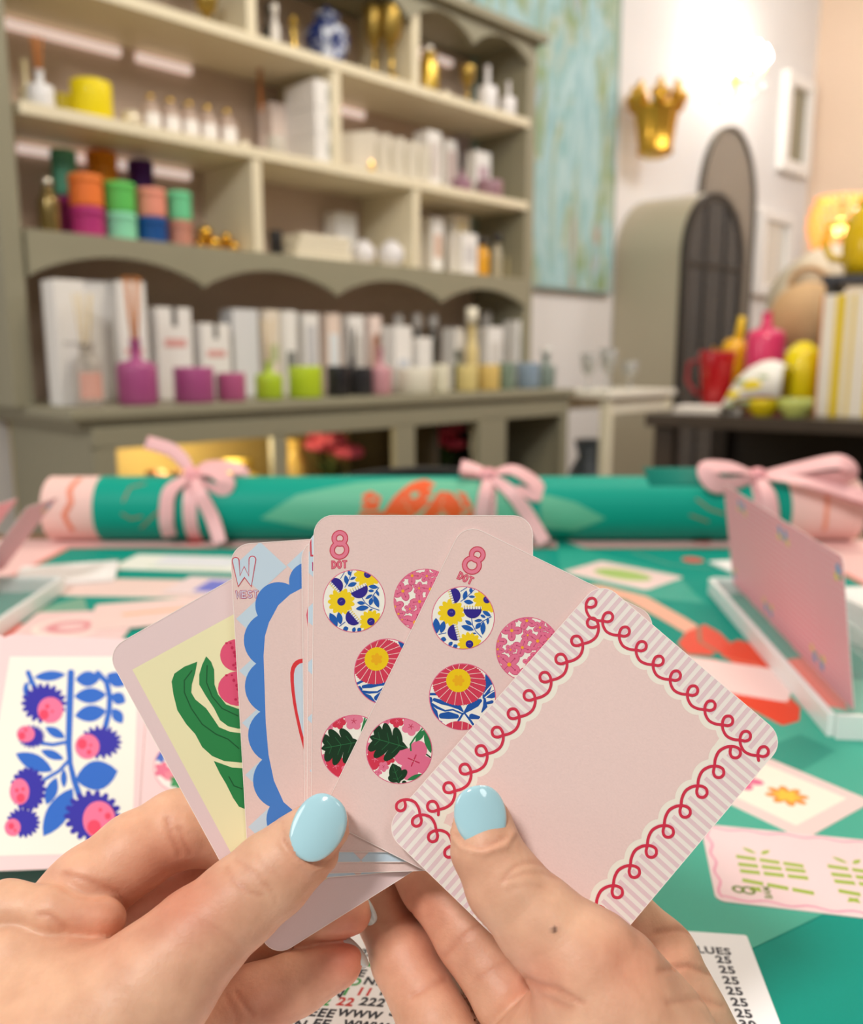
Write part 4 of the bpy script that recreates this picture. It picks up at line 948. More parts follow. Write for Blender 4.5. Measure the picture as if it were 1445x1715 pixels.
m.add(vs, [(2*i, 2*i+1, 2*i+3, 2*i+2) for i in range(8)], 0, True); o = m.build('loose_edge', fabric((12, 120, 106)), roll, label='lifted dark edge of the sheet'); q = o.modifiers.new('s', 'SOLIDIFY'); q.thickness = .001
RIB = M((246, 190, 192), .45, noise=.06, scale=300)
def ribbon(name, pts, w, up, parent, mat=RIB):
    # smooth ribbon through points
    pts = [Vector(p) for p in pts]; out = []
    for i in range(len(pts)-1):
        p0, p1, p2, p3 = pts[max(i-1, 0)], pts[i], pts[i+1], pts[min(i+2, len(pts)-1)]
        for k in range(6):
            t = k/6; out.append(.5*((2*p1) + (-p0+p2)*t + (2*p0-5*p1+4*p2-p3)*t*t + (-p0+3*p1-3*p2+p3)*t**3))
    out.append(pts[-1]); ws = w if isinstance(w, list) else [w]*len(pts)
    rs = [np.interp(i/(len(out)-1)*(len(ws)-1), range(len(ws)), ws)/2 for i in range(len(out))]
    m = MB(); m.tube(out, rs, seg=10, flat=.055, up=up); return m.build(name, mat, parent)
def bow(px, loops, tails, w=.017):
    x0 = rx(px, 815); k = .97/FPX
    m = MB(); n = 40; vs = []
    for i in range(n):
        a = 2*PI*i/n; vs += [(x0-w*.45, (RR+.0012)*math.cos(a), (RR+.0012)*math.sin(a)), (x0+w*.45, (RR+.0012)*math.cos(a), (RR+.0012)*math.sin(a))]
    m.add(vs, [(2*i, 2*((i+1) % n), 2*((i+1) % n)+1, 2*i+1) for i in range(n)], 0, True)
    bo = m.build('ribbon_band', RIB, roll)
    kc = Vector((x0, -RR*.45, RR*.98+.004))
    m = MB(); m.ball(kc, (.011, .008, .009)); m.build('knot', M((244, 170, 176), .45), bo)
    for lp_ in loops: ribbon('bow_loop', [kc + Vector(p) for p in lp_], [w*.35, w*.9, w*1.15, w*1.0, w*.35], (0, -.6, .8), bo)
    for tl_ in tails: ribbon('ribbon_tail', [kc + Vector(p) for p in tl_], [w*.5, w*.9, w*.95, w*.9][:len(tl_)], (0, -1, .3), bo)
Y0 = -.026
bow(322, [[(0, 0, 0), (.022, -.006, .006), (.040, -.012, -.006), (.030, -.014, -.016), (0, -.002, -.002)], [(0, 0, 0), (.014, .012, .010), (.046, .016, .006), (.050, .014, -.006), (0, .004, -.003)]],
    [[(0, -.002, 0), (-.020, -.022, -.014), (-.024, -.028, -.045), (-.024, -.020, -.066)], [(0, -.002, 0), (.012, -.022, -.016), (.026, -.026, -.044), (.036, -.036, -.071)], [(0, 0, 0), (-.012, .006, .016), (-.028, .012, .028), (-.056, .016, .036)]])
bow(818, [[(0, 0, 0), (-.012, .004, .006), (-.030, .004, .010), (-.026, .010, .002), (0, .002, -.002)], [(0, 0, 0), (.026, -.002, .007), (.052, -.008, -.008), (.052, -.016, -.020), (.03, -.012, -.012)]],
    [[(0, -.002, 0), (-.004, -.020, -.016), (-.008, -.024, -.04), (-.008, -.018, -.064)], [(0, -.002, 0), (.024, -.024, -.016), (.044, -.030, -.044), (.060, -.040, -.070)]])
bow(1270, [[(0, 0, 0), (-.030, -.010, .010), (-.062, -.018, .010), (-.050, -.022, -.008), (0, -.002, -.002)], [(0, 0, 0), (.036, -.008, .008), (.082, -.020, .018), (.090, -.022, .002), (0, .0, -.003)], [(0, 0, 0), (.04, -.022, -.002), (.09, -.034, -.014), (.112, -.040, -.022), (.04, -.02, -.006)]],
    [[(0, -.002, 0), (.004, -.024, -.018), (.008, -.028, -.045), (.006, -.020, -.064)]], w=.020)

# ================================================================== racks with standing cards
ACR = M((226, 240, 236), 0.05, spec=.8, alpha=.22)
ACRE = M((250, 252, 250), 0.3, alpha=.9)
def gingham():
    m = bpy.data.materials.new('pink_gingham'); m.use_nodes = True; nt = m.node_tree; b = nt.nodes['Principled BSDF']; b.inputs['Roughness'].default_value = .5
    tc = nt.nodes.new('ShaderNodeTexCoord'); sx = nt.nodes.new('ShaderNodeSeparateXYZ'); nt.links.new(tc.outputs['Object'], sx.inputs[0])
    outs = []
    for ax in ('X', 'Y'):
        a1 = nt.nodes.new('ShaderNodeMath'); a1.operation = 'MULTIPLY'; a1.inputs[1].default_value = 2*PI/.0042
        a2 = nt.nodes.new('ShaderNodeMath'); a2.operation = 'SINE'; a3 = nt.nodes.new('ShaderNodeMath'); a3.operation = 'GREATER_THAN'; a3.inputs[1].default_value = 0
        nt.links.new(sx.outputs[ax], a1.inputs[0]); nt.links.new(a1.outputs[0], a2.inputs[0]); nt.links.new(a2.outputs[0], a3.inputs[0]); outs.append(a3)
    ad = nt.nodes.new('ShaderNodeMath'); ad.operation = 'ADD'; nt.links.new(outs[0].outputs[0], ad.inputs[0]); nt.links.new(outs[1].outputs[0], ad.inputs[1])
    hf = nt.nodes.new('ShaderNodeMath'); hf.operation = 'MULTIPLY'; hf.inputs[1].default_value = .5; nt.links.new(ad.outputs[0], hf.inputs[0])
    r = nt.nodes.new('ShaderNodeValToRGB'); r.color_ramp.interpolation = 'CONSTANT'; e = r.color_ramp.elements
    e[0].position = 0; e[0].color = (*lin((255, 202, 208)), 1); e[1].position = .35; e[1].color = (*lin((252, 170, 180)), 1); x = e.new(.75); x.color = (*lin((246, 144, 158)), 1)
    nt.links.new(hf.outputs[0], r.inputs[0]); nt.links.new(r.outputs[0], b.inputs['Base Color']); return m
GING = gingham()
def back_art(w, h, seed):
    a = Art(z0=.00021)
    for sx in (-1, 1):
        for sy in (-1, 1):
            if (sx*sy > 0) != (seed % 2 == 0): continue
            cx, cy = sx*(w/2-.008), sy*(h/2-.009)
            a.flower((cx, cy), .004, 5, .4, (120, 170, 214), 1); a.flower((cx-.004*sx, cy-.005*sy), .003, 5, .4, (240, 214, 90), 1); a.ell((cx+.003*sx, cy-.004*sy), .0022, .0012, .5, (110, 180, 120), 1)
    return a
def rack(name, label, x_front, x_back, y0, y1, tilt_x, slant=0.0):
    t = thing('card_rack', label, 'card rack', ((x_front+x_back)/2, (y0+y1)/2, TZ), slant)
    d = abs(x_back-x_front); L = y1-y0; sg = 1 if x_back > x_front else -1
    m = MB(); m.box((0, 0, .006), (d, L, .012)); m.build('base', ACR, t, bevel=.001)
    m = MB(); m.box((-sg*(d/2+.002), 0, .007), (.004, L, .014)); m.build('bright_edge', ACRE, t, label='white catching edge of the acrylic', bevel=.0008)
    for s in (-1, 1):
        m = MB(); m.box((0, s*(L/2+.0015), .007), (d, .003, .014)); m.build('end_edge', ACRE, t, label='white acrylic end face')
    m = MB(); m.box((sg*.014, 0, .020), (.004, L, .018), ry=sg*-.16); m.build('back_lip', ACR, t)
    return t
CWD, CHT = .057, .089
# right rack: the cards' backs face the camera
r1 = rack('rack', 'clear acrylic card rack on the right side of the play mat', .2365, .315, .446, .745, .1, slant=math.atan2(-.026, .28))
B0 = np.array([.2365, .458, TZ+.0125]); B1 = np.array([.2620, .738, TZ+.0125]); ax_ = (B1-B0)/np.linalg.norm(B1-B0)
lean = np.array([-.15, 0, 1.0]); lean /= np.linalg.norm(lean)
wds = ('nearest', 'second nearest', 'middle', 'second farthest', 'farthest')
for i in range(5):
    c_ = B0 + ax_*(.0285 + .0555*i) + lean*CHT/2 + np.array([.0006*i, 0, 0])
    sheet('playing_card', CWD, CHT, .003, .0004, GING, back_art(CWD, CHT, i), mw=frame_mw(c_, -ax_, lean), label=wds[i] + ' gingham backed card standing in the right acrylic rack', cat='playing card', group='gingham backed cards in the right rack')
r2 = rack('rack', 'clear acrylic card rack on the left side of the play mat', -.326, -.425, .45, .752, .1, slant=math.atan2(.012, .28))
for i, (yy, ln, nm) in enumerate(((.755, .84, 'front'), (.752, .86, 'back'))):
    ln_ = np.array([ln, .02, 1.0]); ln_ /= np.linalg.norm(ln_)
    c_ = np.array([-.400 - .036*i, yy, TZ+.0135]) + ln_*CHT/2
    sheet('playing_card', CWD, CHT, .003, .0004, GING, back_art(CWD, CHT, i), mw=frame_mw(c_, (0.05, 1, 0), ln_), label=nm + ' gingham backed card of the two leaning in the left acrylic rack', cat='playing card', group='gingham backed cards in the left rack')
# white card stack behind the right rack, white sheets behind the left one
def deck(c, w, h, n, rz, label, dt=.0006, col=(242, 240, 238)):
    t = thing('card_stack', label, 'stack of cards', c, rz)
    m = MB()
    rnd = random.Random(5)
    for i in range(n): m.box((rnd.uniform(-.0004, .0004), rnd.uniform(-.0004, .0004), dt*(i+.5)), (w, h, dt*.9))
    m.build('cards', M(col, .6), t)
    m = MB(); m.box((0, 0, dt*n+.0002), (w*.86, h*.9, .0002)); m.build('top_face', M((248, 246, 244), .6), t)
q = onz(1470, 960, TZ); deck((.335, .62, TZ), .05, .08, 50, .1, 'tall white stack of cards behind the right rack')
deck(onz(112, 965, TZ), .09, .08, 6, .3, 'thin white stack of cards beside the left rack')
deck(onz(1222, 955, TZ) + np.array([.02, 0, 0]), .05, .07, 4, .2, 'thin white stack of cards beyond the far end of the right rack')

# ================================================================== cards lying on the mat
def flat_card(px, py, rz, label, art=None, w=CWD, h=CHT, zoff=.0, col=(240, 212, 208), cat='playing card', name='playing_card', group=None, tilt=None):
    q = onz(px, py, TZ); c_ = np.array([q[0], q[1], TZ + .0003 + zoff])
    x = Vector((math.cos(rz), math.sin(rz), 0)); y = Vector((-math.sin(rz), math.cos(rz), tilt or 0))
    return sheet(name, w, h, .004, .0005, M(col, .5), art, mw=frame_mw(c_, x, y), label=label, cat=cat, group=group)
def bam_art():
    a = Art(z0=.00026); G = (160, 184, 60)
    for s in (-1, 1):
        a.stroke([(s*(CWD/2-.0025) + .0009*math.sin(i*1.1), -CHT/2+.003+i*.00275) for i in range(31)], .0011, (236, 160, 184), 1)
        a.stroke([(-CWD/2+.003+i*.0026, s*(CHT/2-.0025) + .0008*math.sin(i*1.2)) for i in range(21)], .0011, (236, 160, 184), 1)
    for cy in (.020, -.016):
        for q, (sl, off) in enumerate(((.18, -.0125), (0, -.0062), (0, -.0014), (-.10, .0045))):
            for k in range(3):
                y0 = cy + .0125 - k*.0092; a.stroke([(off + sl*(k*.0082+.001)*(-1 if q == 0 else 1)*.9, y0), (off + sl*(k*.0082+.008)*(-1 if q == 0 else 1)*.9, y0-.0078)], .0026, G, 1, caps=False)
        a.leaf((.008, cy+.004), (.012, cy+.009), .0011, G, 1); a.leaf((.008, cy+.002), (.012, cy-.002), .0011, G, 1)
        a.leaf((-.0165, cy+.010), (-.0195, cy+.006), .0012, G, 1); a.leaf((-.0165, cy+.006), (-.0195, cy+.011), .0011, G, 1)
    for r_, cy in ((.0019, .0350), (.0022, .0312)): a.stroke([(-.0195+r_*math.cos(t), cy+r_*math.sin(t)) for t in np.linspace(0, 2*PI, 18)], .0012, (110, 130, 40), 1)
    a.text('BAM', -.0195, .0228, .0040, (110, 130, 40), 1, align='CENTER', off=.0001)
    return a
c8 = np.array([.1625, .3265, TZ+.0004]); xv = onz(1175, 1378) - onz(1205, 1525); xv[2] = 0
sheet('playing_card', CWD, CHT, .004, .0005, M((244, 214, 216), .5), bam_art(), mw=frame_mw(onz(1190, 1452) + np.array([.0438, -.004, .0004]), xv, (-.98, .2, 0)), label='pink eight bamboo card lying at the right edge of the play mat', cat='playing card')
a = Art(z0=.00026); a.poly([(-.021, -.036), (.021, -.036), (.021, .036), (-.021, .036)], (246, 242, 226), 1); a.flower((.0, -.018), .010, 8, .4, (240, 150, 60), 2); a.flower((.0, -.018), .006, 6, .4, (244, 200, 60), 3); a.flower((-.004, .006), .012, 6, .4, (230, 110, 150), 2); a.flower((.006, .022), .009, 6, .4, (236, 140, 70), 2)
flat_card(1262, 1310, .62, 'pink flower card with cream panel lying just above the bamboo card', a)
a = Art(z0=.00026); a.ell((0, 0), .018, .03, 0, (170, 200, 110), 1); a.stroke([(0, -.03), (0, .03)], .002, (140, 170, 90), 2)
flat_card(1042, 963, .78, 'pink card with green motif lying beyond the fanned cards', a, w=.066, h=.094)
flat_card(1205, 1132, 1.10, 'plain pink card lying on the red flower of the mat', None, col=(246, 214, 210))
a = Art(z0=.00026); a.poly([(-.012, -.04), (.026, -.04), (.026, .04), (-.012, .04)], (222, 226, 232), 1); a.stroke([(-.02, -.04), (-.02, .04)], .003, (170, 200, 160), 1)
flat_card(325, 944, 1.45, 'white card with pale blue face lying near the roll on the left', a, w=.064, h=.15, col=(236, 238, 228))
flat_card(232, 985, 1.5, 'pink card lying behind the green card of the fan', None, w=.06, h=.15, col=(240, 212, 204))
a = Art(z0=.00026); a.poly([(-.02, -.02), (.02, -.02), (.02, .02), (-.02, .02)], (110, 120, 210), 1)
flat_card(372, 985, 1.4, 'pink card with blue motif partly hidden by the fan', a, w=.06, h=.09, zoff=.0012, col=(236, 216, 216))
a = Art(z0=.00026)
for r_, w_, cc in ((.022, .005, (246, 232, 222)), (.012, .008, (226, 150, 156))): a.stroke([(-.004 + r_*1.2*math.cos(t), r_*math.sin(t)) for t in np.linspace(0, 2*PI, 26)], w_, cc, 1)
flat_card(128, 1052, .1, 'pink card with ring motif behind the tilted flower card', a, w=.085, h=.085, zoff=.0008, col=(242, 206, 204))
a = Art(z0=.00026); a.stroke([(-.03, .0), (.03, .004)], .006, (238, 180, 130), 1); a.flower((.02, -.012), .006, 5, .4, (220, 100, 100), 1)
flat_card(275, 1028, .3, 'pale pink card with an orange stripe behind the fan', a, w=.11, h=.075, zoff=.0016, col=(240, 210, 204))

# the printed list under the hands
q0, q1 = onz(1250, 1568), onz(1306, 1715)
yv = q0 - q1; yv[2] = 0; yv /= np.linalg.norm(yv)
xv = np.array([yv[1], -yv[0], 0])
SW, SH = .196, .23
org = q0 - xv*SW                      # top-left corner
A = Art(z0=.00016); A.step = 3e-5
def sl(px, py): q = onz(px, py) - (q0 - xv*SW/2 - yv*SH/2); return (q @ xv, q @ yv)
INK, GRN, REDI = (46, 46, 58), (40, 160, 70), (208, 50, 48)
FS = .0050
def put(s, px, py, col, sh=.22): x_, y_ = sl(px, py); A.text(s, x_, y_, FS*(.86 if 'W' in s and len(s) == 3 else 1), col, 1, shear=sh, off=.00020, space=1.12)
for s, px, py, col in (('2025', 585, 1601, INK), ('DDD', 575, 1617, GRN), ('EEEE', 556, 1634, INK), ('DD', 563, 1650, GRN), ('NEWS', 607, 1650, INK), ('NNN', 510, 1668, INK), ('1', 570, 1668, GRN), ('11', 594, 1668, REDI), ('111', 631, 1668, INK), ('EEE', 484, 1685, INK), ('2', 537, 1685, GRN), ('22', 562, 1685, REDI), ('222', 600, 1685, INK),
                       ('NN', 470, 1703, INK), ('EEE', 515, 1703, INK), ('WWW', 563, 1703, INK), ('SS', 650, 1703, INK), ('NN', 466, 1722, INK), ('EE', 520, 1722, INK), ('WWW', 572, 1722, INK), ('SS', 658, 1722, INK)):
    put(s, px, py, col)
for s, px, py in (('VALUES', 1134, 1595), ('25', 1200, 1614), ('25', 1206, 1631), ('25', 1212, 1649), ('25', 1218, 1667), ('25', 1226, 1686), ('25', 1233, 1705), ('30', 1240, 1724)):
    put(s, px, py, INK, 0.0)
c_ = q0 - xv*SW/2 - yv*SH/2; c_[2] = TZ + .0003
sheet('printed_sheet', SW, SH, .001, .0003, M((250, 249, 251), .6), A, mw=frame_mw(c_, xv, yv), label='white printed sheet of letters and numbers lying under the hands', cat='paper')
# ================================================================== the fan of cards in the hands
def rotm(v):
    a = np.linalg.norm(v)
    if a < 1e-12: return np.eye(3)
    k = np.array(v)/a; K = np.array([[0, -k[2], k[1]], [k[2], 0, -k[0]], [-k[1], k[0], 0]])
    return np.eye(3) + math.sin(a)*K + (1-math.cos(a))*K@K
FAN = dict(front=[-0.15708, 0.07854, 0.72543, 0.03807, 0.06862, 0.218, 0.0599, 0.08455],
  tilt8=[-0.05585, 0.01745, 0.45505, 0.01517, 0.05333, 0.2254, 0.0566, 0.08532],
  up8=[-0.05236, 0.0, 0.00206, -0.00227, 0.0446, 0.2272, 0.05797, 0.08759],
  b2=[-0.05236, -0.00524, -0.00149, -0.00352, 0.04775, 0.2278, 0.05812, 0.0869],
  b1=[-0.05236, -0.01745, -0.01986, -0.0049, 0.05024, 0.2284, 0.05763, 0.0871],
  W=[-0.06109, -0.03491, -0.06943, -0.02159, 0.05082, 0.2292, 0.0581, 0.08857],
  green=[-0.12217, -0.05236, -0.52725, -0.03891, 0.06186, 0.2307, 0.0582, 0.09126])
def fan_mw(k):
    x = FAN[k]; R3 = rotm([x[0], x[1], 0]) @ rotm([0, 0, x[2]])
    c2w = lambda v: RT*v[0] - UP*v[1] + FW*v[2]
    o = CAM + c2w(x[3:6]); ax, ay, az = c2w(R3[:, 0]), c2w(-R3[:, 1]), c2w(-R3[:, 2])
    return Matrix(((ax[0], ay[0], az[0], o[0]), (ax[1], ay[1], az[1], o[1]), (ax[2], ay[2], az[2], o[2]), (0, 0, 0, 1)))
def plane_map(mw, ox, oy, sc, shift=(0, 0)):
    o = np.array(mw.translation); X = np.array(mw.col[0][:3]); Y = np.array(mw.col[1][:3]); Z = np.array(mw.col[2][:3])
    def f(x, y):
        r = ray(ox + x/sc, oy + y/sc); t = (Z @ (o - CAM)) / (Z @ r); p = CAM + t*r - o
        return (p @ X + shift[0], p @ Y + shift[1])
    return f
CT = .0003
def rim(a, w, h, m_=.5): 
    c, mp = a.clip, a.map; a.clip = None; a.map = None; o = rrect(w-.00014, h-.00014, .0051); a.stroke(o + [o[0]], .00018, (252, 238, 232), 3); a.clip = c; a.map = mp
RED1, PNK1, PNK2 = (206, 56, 80), (226, 104, 140), (232, 128, 152)
NAVY, BLUE, YEL, CRM = (44, 30, 140), (20, 92, 178), (244, 212, 20), (246, 244, 232)
def letters(a, word, x, y, h, w, gap, wid_out, wid_in, co, ci, layer, rot=0.0):
    G = {'D': [[(0, 0), (0, 1), (.5, .95), (.85, .7), (.85, .3), (.5, .05), (0, 0)]], 'O': [[(.45 + .45*math.sin(t), .5 - .5*math.cos(t)) for t in np.linspace(0, 2*PI, 14)]],
         'T': [[(0, 0), (.9, 0)], [(.45, 0), (.45, 1)]], 'W': [[(0, 0), (.2, 1), (.5, .35), (.8, 1), (1, 0)]], 'E': [[(.8, 0), (0, 0), (0, 1), (.8, 1)], [(0, .5), (.7, .5)]],
         'S': [[(.8, .12), (.45, 0), (.1, .12), (.1, .38), (.75, .6), (.78, .88), (.42, 1), (.02, .88)]]}
    ca, sa = math.cos(rot), math.sin(rot)
    for ps, wd, col in ((1, wid_out, co), (2, wid_in, ci)):
        for i, c in enumerate(word):
            for pl in G[c]:
                a.stroke([(x + (q[0]*w + i*(w+gap))*ca - q[1]*h*sa, y + (q[0]*w + i*(w+gap))*sa + q[1]*h*ca) for q in pl], wd, col, layer + ps*.5)
def lobed(a, base, tip, wd, lobes, col, layer, vein):
    bx, by = base; dx, dy = tip[0]-bx, tip[1]-by; L = math.hypot(dx, dy); ux, uy = dx/L, dy/L; nx, ny = -uy, ux
    a.leaf(base, tip, wd*.55, col, layer)
    for t, s, ln in lobes:
        p = (bx + dx*t, by + dy*t); q = (p[0] + ux*ln*.55 + nx*s*ln, p[1] + uy*ln*.55 + ny*s*ln)
        c = ((p[0]+q[0])/2, (p[1]+q[1])/2); a.ell(c, math.hypot(q[0]-p[0], q[1]-p[1])*.62, wd*.32, math.atan2(q[1]-p[1], q[0]-p[0]), col, layer + .3)
        a.stroke([p, ((p[0]+q[0]*1.2)/2.2, (p[1]+q[1]*1.2)/2.2)], wd*.03, vein, layer + .6)
    a.stroke([base, (bx + dx*.9, by + dy*.9)], wd*.045, vein, layer + .6)
def dot_art(mapA, mapB):
    a = Art(z0=CT/2 + 1e-5); a.map = mapA
    # eight and its word (pixels of the first close-up, scaled 3.43 from (600, 850))
    for wd, col, ly in ((31, RED1, 1), (20, PNK2, 2)):
        a.stroke([(683 + 33*math.cos(t), 271 + 33*math.sin(t)) for t in np.linspace(0, 2*PI, 26)], wd, col, ly)
        a.stroke([(652 + 42*math.cos(t), 331 + 40*math.sin(t)) for t in np.linspace(0, 2*PI, 28)], wd, col, ly + (.4 if ly == 1 else .4))
    letters(a, 'DOT', 586, 372, 38, 22, 9, 12, 4.5, RED1, PNK2, 1, .42)
    def dot(c, r, fn, sc_map):
        a.clip = None; a.map = sc_map; a.ell(c, r, r, 0, PNK1, 1, 48)
        a.ell(c, r*.975, r*.975, 0, CRM, 2, 48); a.circle_clip(c, r*.975); fn(); a.clip = None
    mA = mapB[0]; mB = mapB[1]
    def d1():
        for (c, r, ir) in (((382, 590), 158, 47), ((790, 440), 160, 42), ((590, 950), 140, 44)):
            a.flower(c, r, 13, .22, YEL, 3, .2)
            a.ell(c, ir, ir, 0, NAVY, 5)
            for q in (-12, 0, 12): a.ell((c[0]+q, c[1]-8), 3, 5, 0, (150, 140, 220), 6, 8)
        def cup(c, r, ang):          # half disc, flat side towards ang
            pts = [(c[0] + r*math.cos(ang+PI/2+PI*i/16), c[1] + r*math.sin(ang+PI/2+PI*i/16)) for i in range(17)]
            ux, uy = math.cos(ang), math.sin(ang)
            a.poly([(c[0] - uy*r + ux*0, c[1] + ux*r), (c[0] + uy*r, c[1] - ux*r), (c[0] + uy*r + ux*r*.32, c[1] - ux*r + uy*r*.32), (c[0] - uy*r + ux*r*.32, c[1] + ux*r + uy*r*.32)], CRM, 4)
            a.poly(pts, NAVY, 6)
            for i in range(7):
                k = (i-3)/3*.88; p = (c[0] - uy*r*k, c[1] + ux*r*k); a.stroke([p, (p[0]+ux*r*.18, p[1]+uy*r*.18)], 6, NAVY, 6.2); a.ell((p[0]+ux*r*.32, p[1]+uy*r*.32), 9, 9, 0, (236, 214, 90), 5, 8)
        cup((625, 550), 104, -PI/2); cup((395, 395), 92, 2.85); cup((432, 815), 94, -.26)
        B = BLUE
        a.stroke([(615, 655), (625, 730), (660, 800), (730, 872)], 9, B, 4.5); a.stroke([(660, 770), (740, 690), (840, 636)], 9, B, 4.5); a.stroke([(320, 822), (240, 838)], 9, B, 4.5); a.stroke([(490, 460), (560, 410), (650, 320)], 8, B, 4.5); a.stroke([(490, 345), (560, 300)], 8, B, 4.5)
        for p, q, w in (((835, 630), (740, 570), 24), ((775, 645), (715, 615), 17), ((740, 675), (645, 685), 18), ((640, 790), (495, 740), 30), ((620, 730), (540, 680), 22), ((660, 775), (720, 705), 26), ((740, 845), (750, 690), 30), ((800, 725), (800, 645), 16), ((215, 830), (205, 650), 42), ((262, 825), (300, 685), 34), ((525, 460), (635, 475), 26), ((525, 445), (555, 335), 26), ((580, 405), (655, 408), 15), ((610, 370), (605, 300), 20), ((260, 890), (325, 900), 28), ((350, 970), (395, 925), 22), ((400, 985), (455, 965), 24), ((625, 825), (670, 828), 9)):
            a.leaf(p, q, w, B, 5)
    dot((517, 650), 363, d1, mA)
    def d2():
        FL = [((1075, 795), 118, 4, .0), ((1248, 682), 110, 4, .5), ((1258, 848), 74, 5, .3), ((1197, 990), 112, 4, .35), ((1060, 1016), 66, 5, .2), ((1045, 1185), 150, 4, .75), ((910, 915), 110, 4, .1), ((1372, 915), 120, 4, .6), ((1270, 1160), 70, 4, .3), ((1400, 760), 80, 5, .2), ((1380, 1080), 90, 4, .1), ((925, 1090), 60, 4, .4), ((915, 1010), 80, 5, .3), ((1120, 640), 60, 5, .1), ((1180, 1290), 70, 4, .5), ((1500, 900), 110, 5, .2), ((1500, 1080), 80, 5, .4), ((1540, 760), 80, 5, .1)]
        for c, r, n, ro in FL:
            a.petals(c, r, n, (206, 86, 122), 3, ro, .40); a.petals(c, r*.93, n, (230, 116, 150), 4, ro, .39)
            for i in range(n):
                an = ro + 2*PI*i/n; e = (c[0]+r*.62*math.cos(an), c[1]+r*.62*math.sin(an)); a.stroke([c, e], r*.04, (176, 60, 110), 5); a.ell(e, r*.07, r*.07, 0, (190, 60, 104), 5.4, 8)
            a.ell(c, r*.16, r*.16, 0, (246, 176, 40), 6, 12)
    dot((1262, 1010), 370, d2, mA)
    def d3():
        c = (965, 345); m_ = (950, 318)
        a.ell((958, 350), 236, 190, 0, (212, 58, 86), 4, 48)
        for i in range(58):
            an = 2*PI*i/58; a.ell((958 + 232*math.cos(an), 350 + 186*math.sin(an)), 9, 7, an, (212, 58, 86), 4.2, 8)
        for i in range(19):
            an = 2*PI*i/19 + .1; a.stroke([(m_[0]+105*math.cos(an), m_[1]+105*math.sin(an)), (958+236*math.cos(an), 350+190*math.sin(an))], 5, (248, 214, 208), 5)
        a.ell(m_, 110, 105, 0, (242, 204, 10), 6, 36); a.flower(m_, 55, 6, .35, (240, 178, 20), 7)
        B = (20, 84, 168)
        for pts, w in (([(690, 440), (750, 440)], 22), ([(735, 490), (800, 512), (870, 525), (960, 560), (990, 595)], [30, 40, 46, 40, 14]), ([(700, 520), (760, 560), (830, 590), (900, 580), (960, 605), (995, 620)], [20, 24, 16, 14, 16, 10]), ([(700, 560), (745, 600), (770, 680), (800, 690)], [50, 36, 20, 12]),
                       ([(800, 635), (860, 630), (935, 640)], [50, 66, 40]), ([(1000, 610), (1050, 560), (1110, 520), (1145, 500)], [14, 60, 70, 34]), ([(990, 615), (960, 665), (940, 690)], [16, 20, 8]), ([(1005, 610), (1060, 680), (1080, 710)], [14, 20, 20]), ([(1070, 640), (1130, 650)], [50, 30]), ([(1200, 270), (1225, 330), (1200, 420), (1180, 470)], [20, 70, 60, 30]), ([(1190, 460), (1240, 450), (1290, 430)], [24, 60, 70]), ([(1185, 480), (1190, 550), (1160, 600)], [20, 40, 12]), ([(1210, 520), (1250, 510)], [24, 30]), ([(700, 480), (705, 500)], 30)):
            a.stroke(pts, w, B, 3)
        for pts in ([(1180, 440), (1210, 400), (1245, 360)], [(1190, 470), (1240, 430), (1275, 410)]): a.stroke(pts, 9, CRM, 3.6)
        a.ell((950, 770), 140, 88, 0, (212, 58, 86), 4.6, 40)
        for q in (900, 985, 1040): a.stroke([(q, 690), (q-6, 770)], 5, (248, 214, 208), 5.2)
    dot((986, 465), 300, d3, mB)
    def d4():
        DG, MG = (14, 54, 28), (40, 126, 72)
        for c, r, n, ro, col in (((310, 680), 34, 5, .2, (230, 120, 150)), ((400, 680), 62, 5, .5, (214, 52, 78)), ((525, 730), 82, 5, .2, (232, 128, 156)), ((470, 655), 20, 4, 0, (214, 52, 78)), ((140, 925), 50, 4, .3, (230, 120, 150)), ((205, 1020), 96, 5, .5, (214, 52, 78)), ((330, 1025), 50, 4, .3, (214, 52, 78)), ((280, 1090), 46, 5, .2, (230, 120, 150)), ((235, 1140), 32, 4, .2, (230, 120, 150)), ((550, 1035), 178, 4, .4, (228, 112, 146))):
            a.petals(c, r, n, col, 3, ro, .46)
            for i in range(n): an = ro + 2*PI*i/n; a.stroke([c, (c[0]+r*.3*math.cos(an), c[1]+r*.3*math.sin(an))], r*.06, (196, 36, 80) if col[1] > 100 else (240, 120, 150), 4)
        lobed(a, (498, 922), (150, 820), 130, [(.22, -1, 150), (.22, 1, 130), (.48, -1, 150), (.48, 1, 140), (.72, -1, 110), (.72, 1, 110)], DG, 5, (40, 110, 64))
        lobed(a, (420, 1240), (360, 1060), 110, [(.2, -1, 70), (.2, 1, 90), (.55, -1, 40), (.55, 1, 50)], DG, 5, (40, 110, 64))
        a.leaf((565, 868), (650, 760), 26, MG, 4); a.leaf((650, 770), (705, 970), 30, MG, 4); a.stroke([(525, 945), (520, 890), (560, 830), (630, 745)], 14, MG, 4); a.leaf((490, 1210), (640, 1155), 20, MG, 4.5); a.stroke([(665, 980), (705, 1010)], 12, DG, 4); a.ell((465, 1230), 20, 16, 0, DG, 5)
    dot((420, 948), 298, d4, mB)
    return a
MWT = fan_mw('tilt8')
T8 = FAN['tilt8']; U8 = FAN['up8']; SHF = (-U8[6]/2 + T8[6]/2, U8[7]/2 - T8[7]/2)
def maps(shift): return plane_map(MWT, 600, 850, 3.43, shift), (plane_map(MWT, 700, 940, 6.86, shift), plane_map(MWT, 590, 1080, 5.352, shift))
def fan_card(k, art, label, face=None):
    x = FAN[k]; rim(art, x[6], x[7]); return sheet('playing_card', x[6], x[7], .0052, CT, face or CARDPINK, art, mw=fan_mw(k), label=label, cat='playing card')
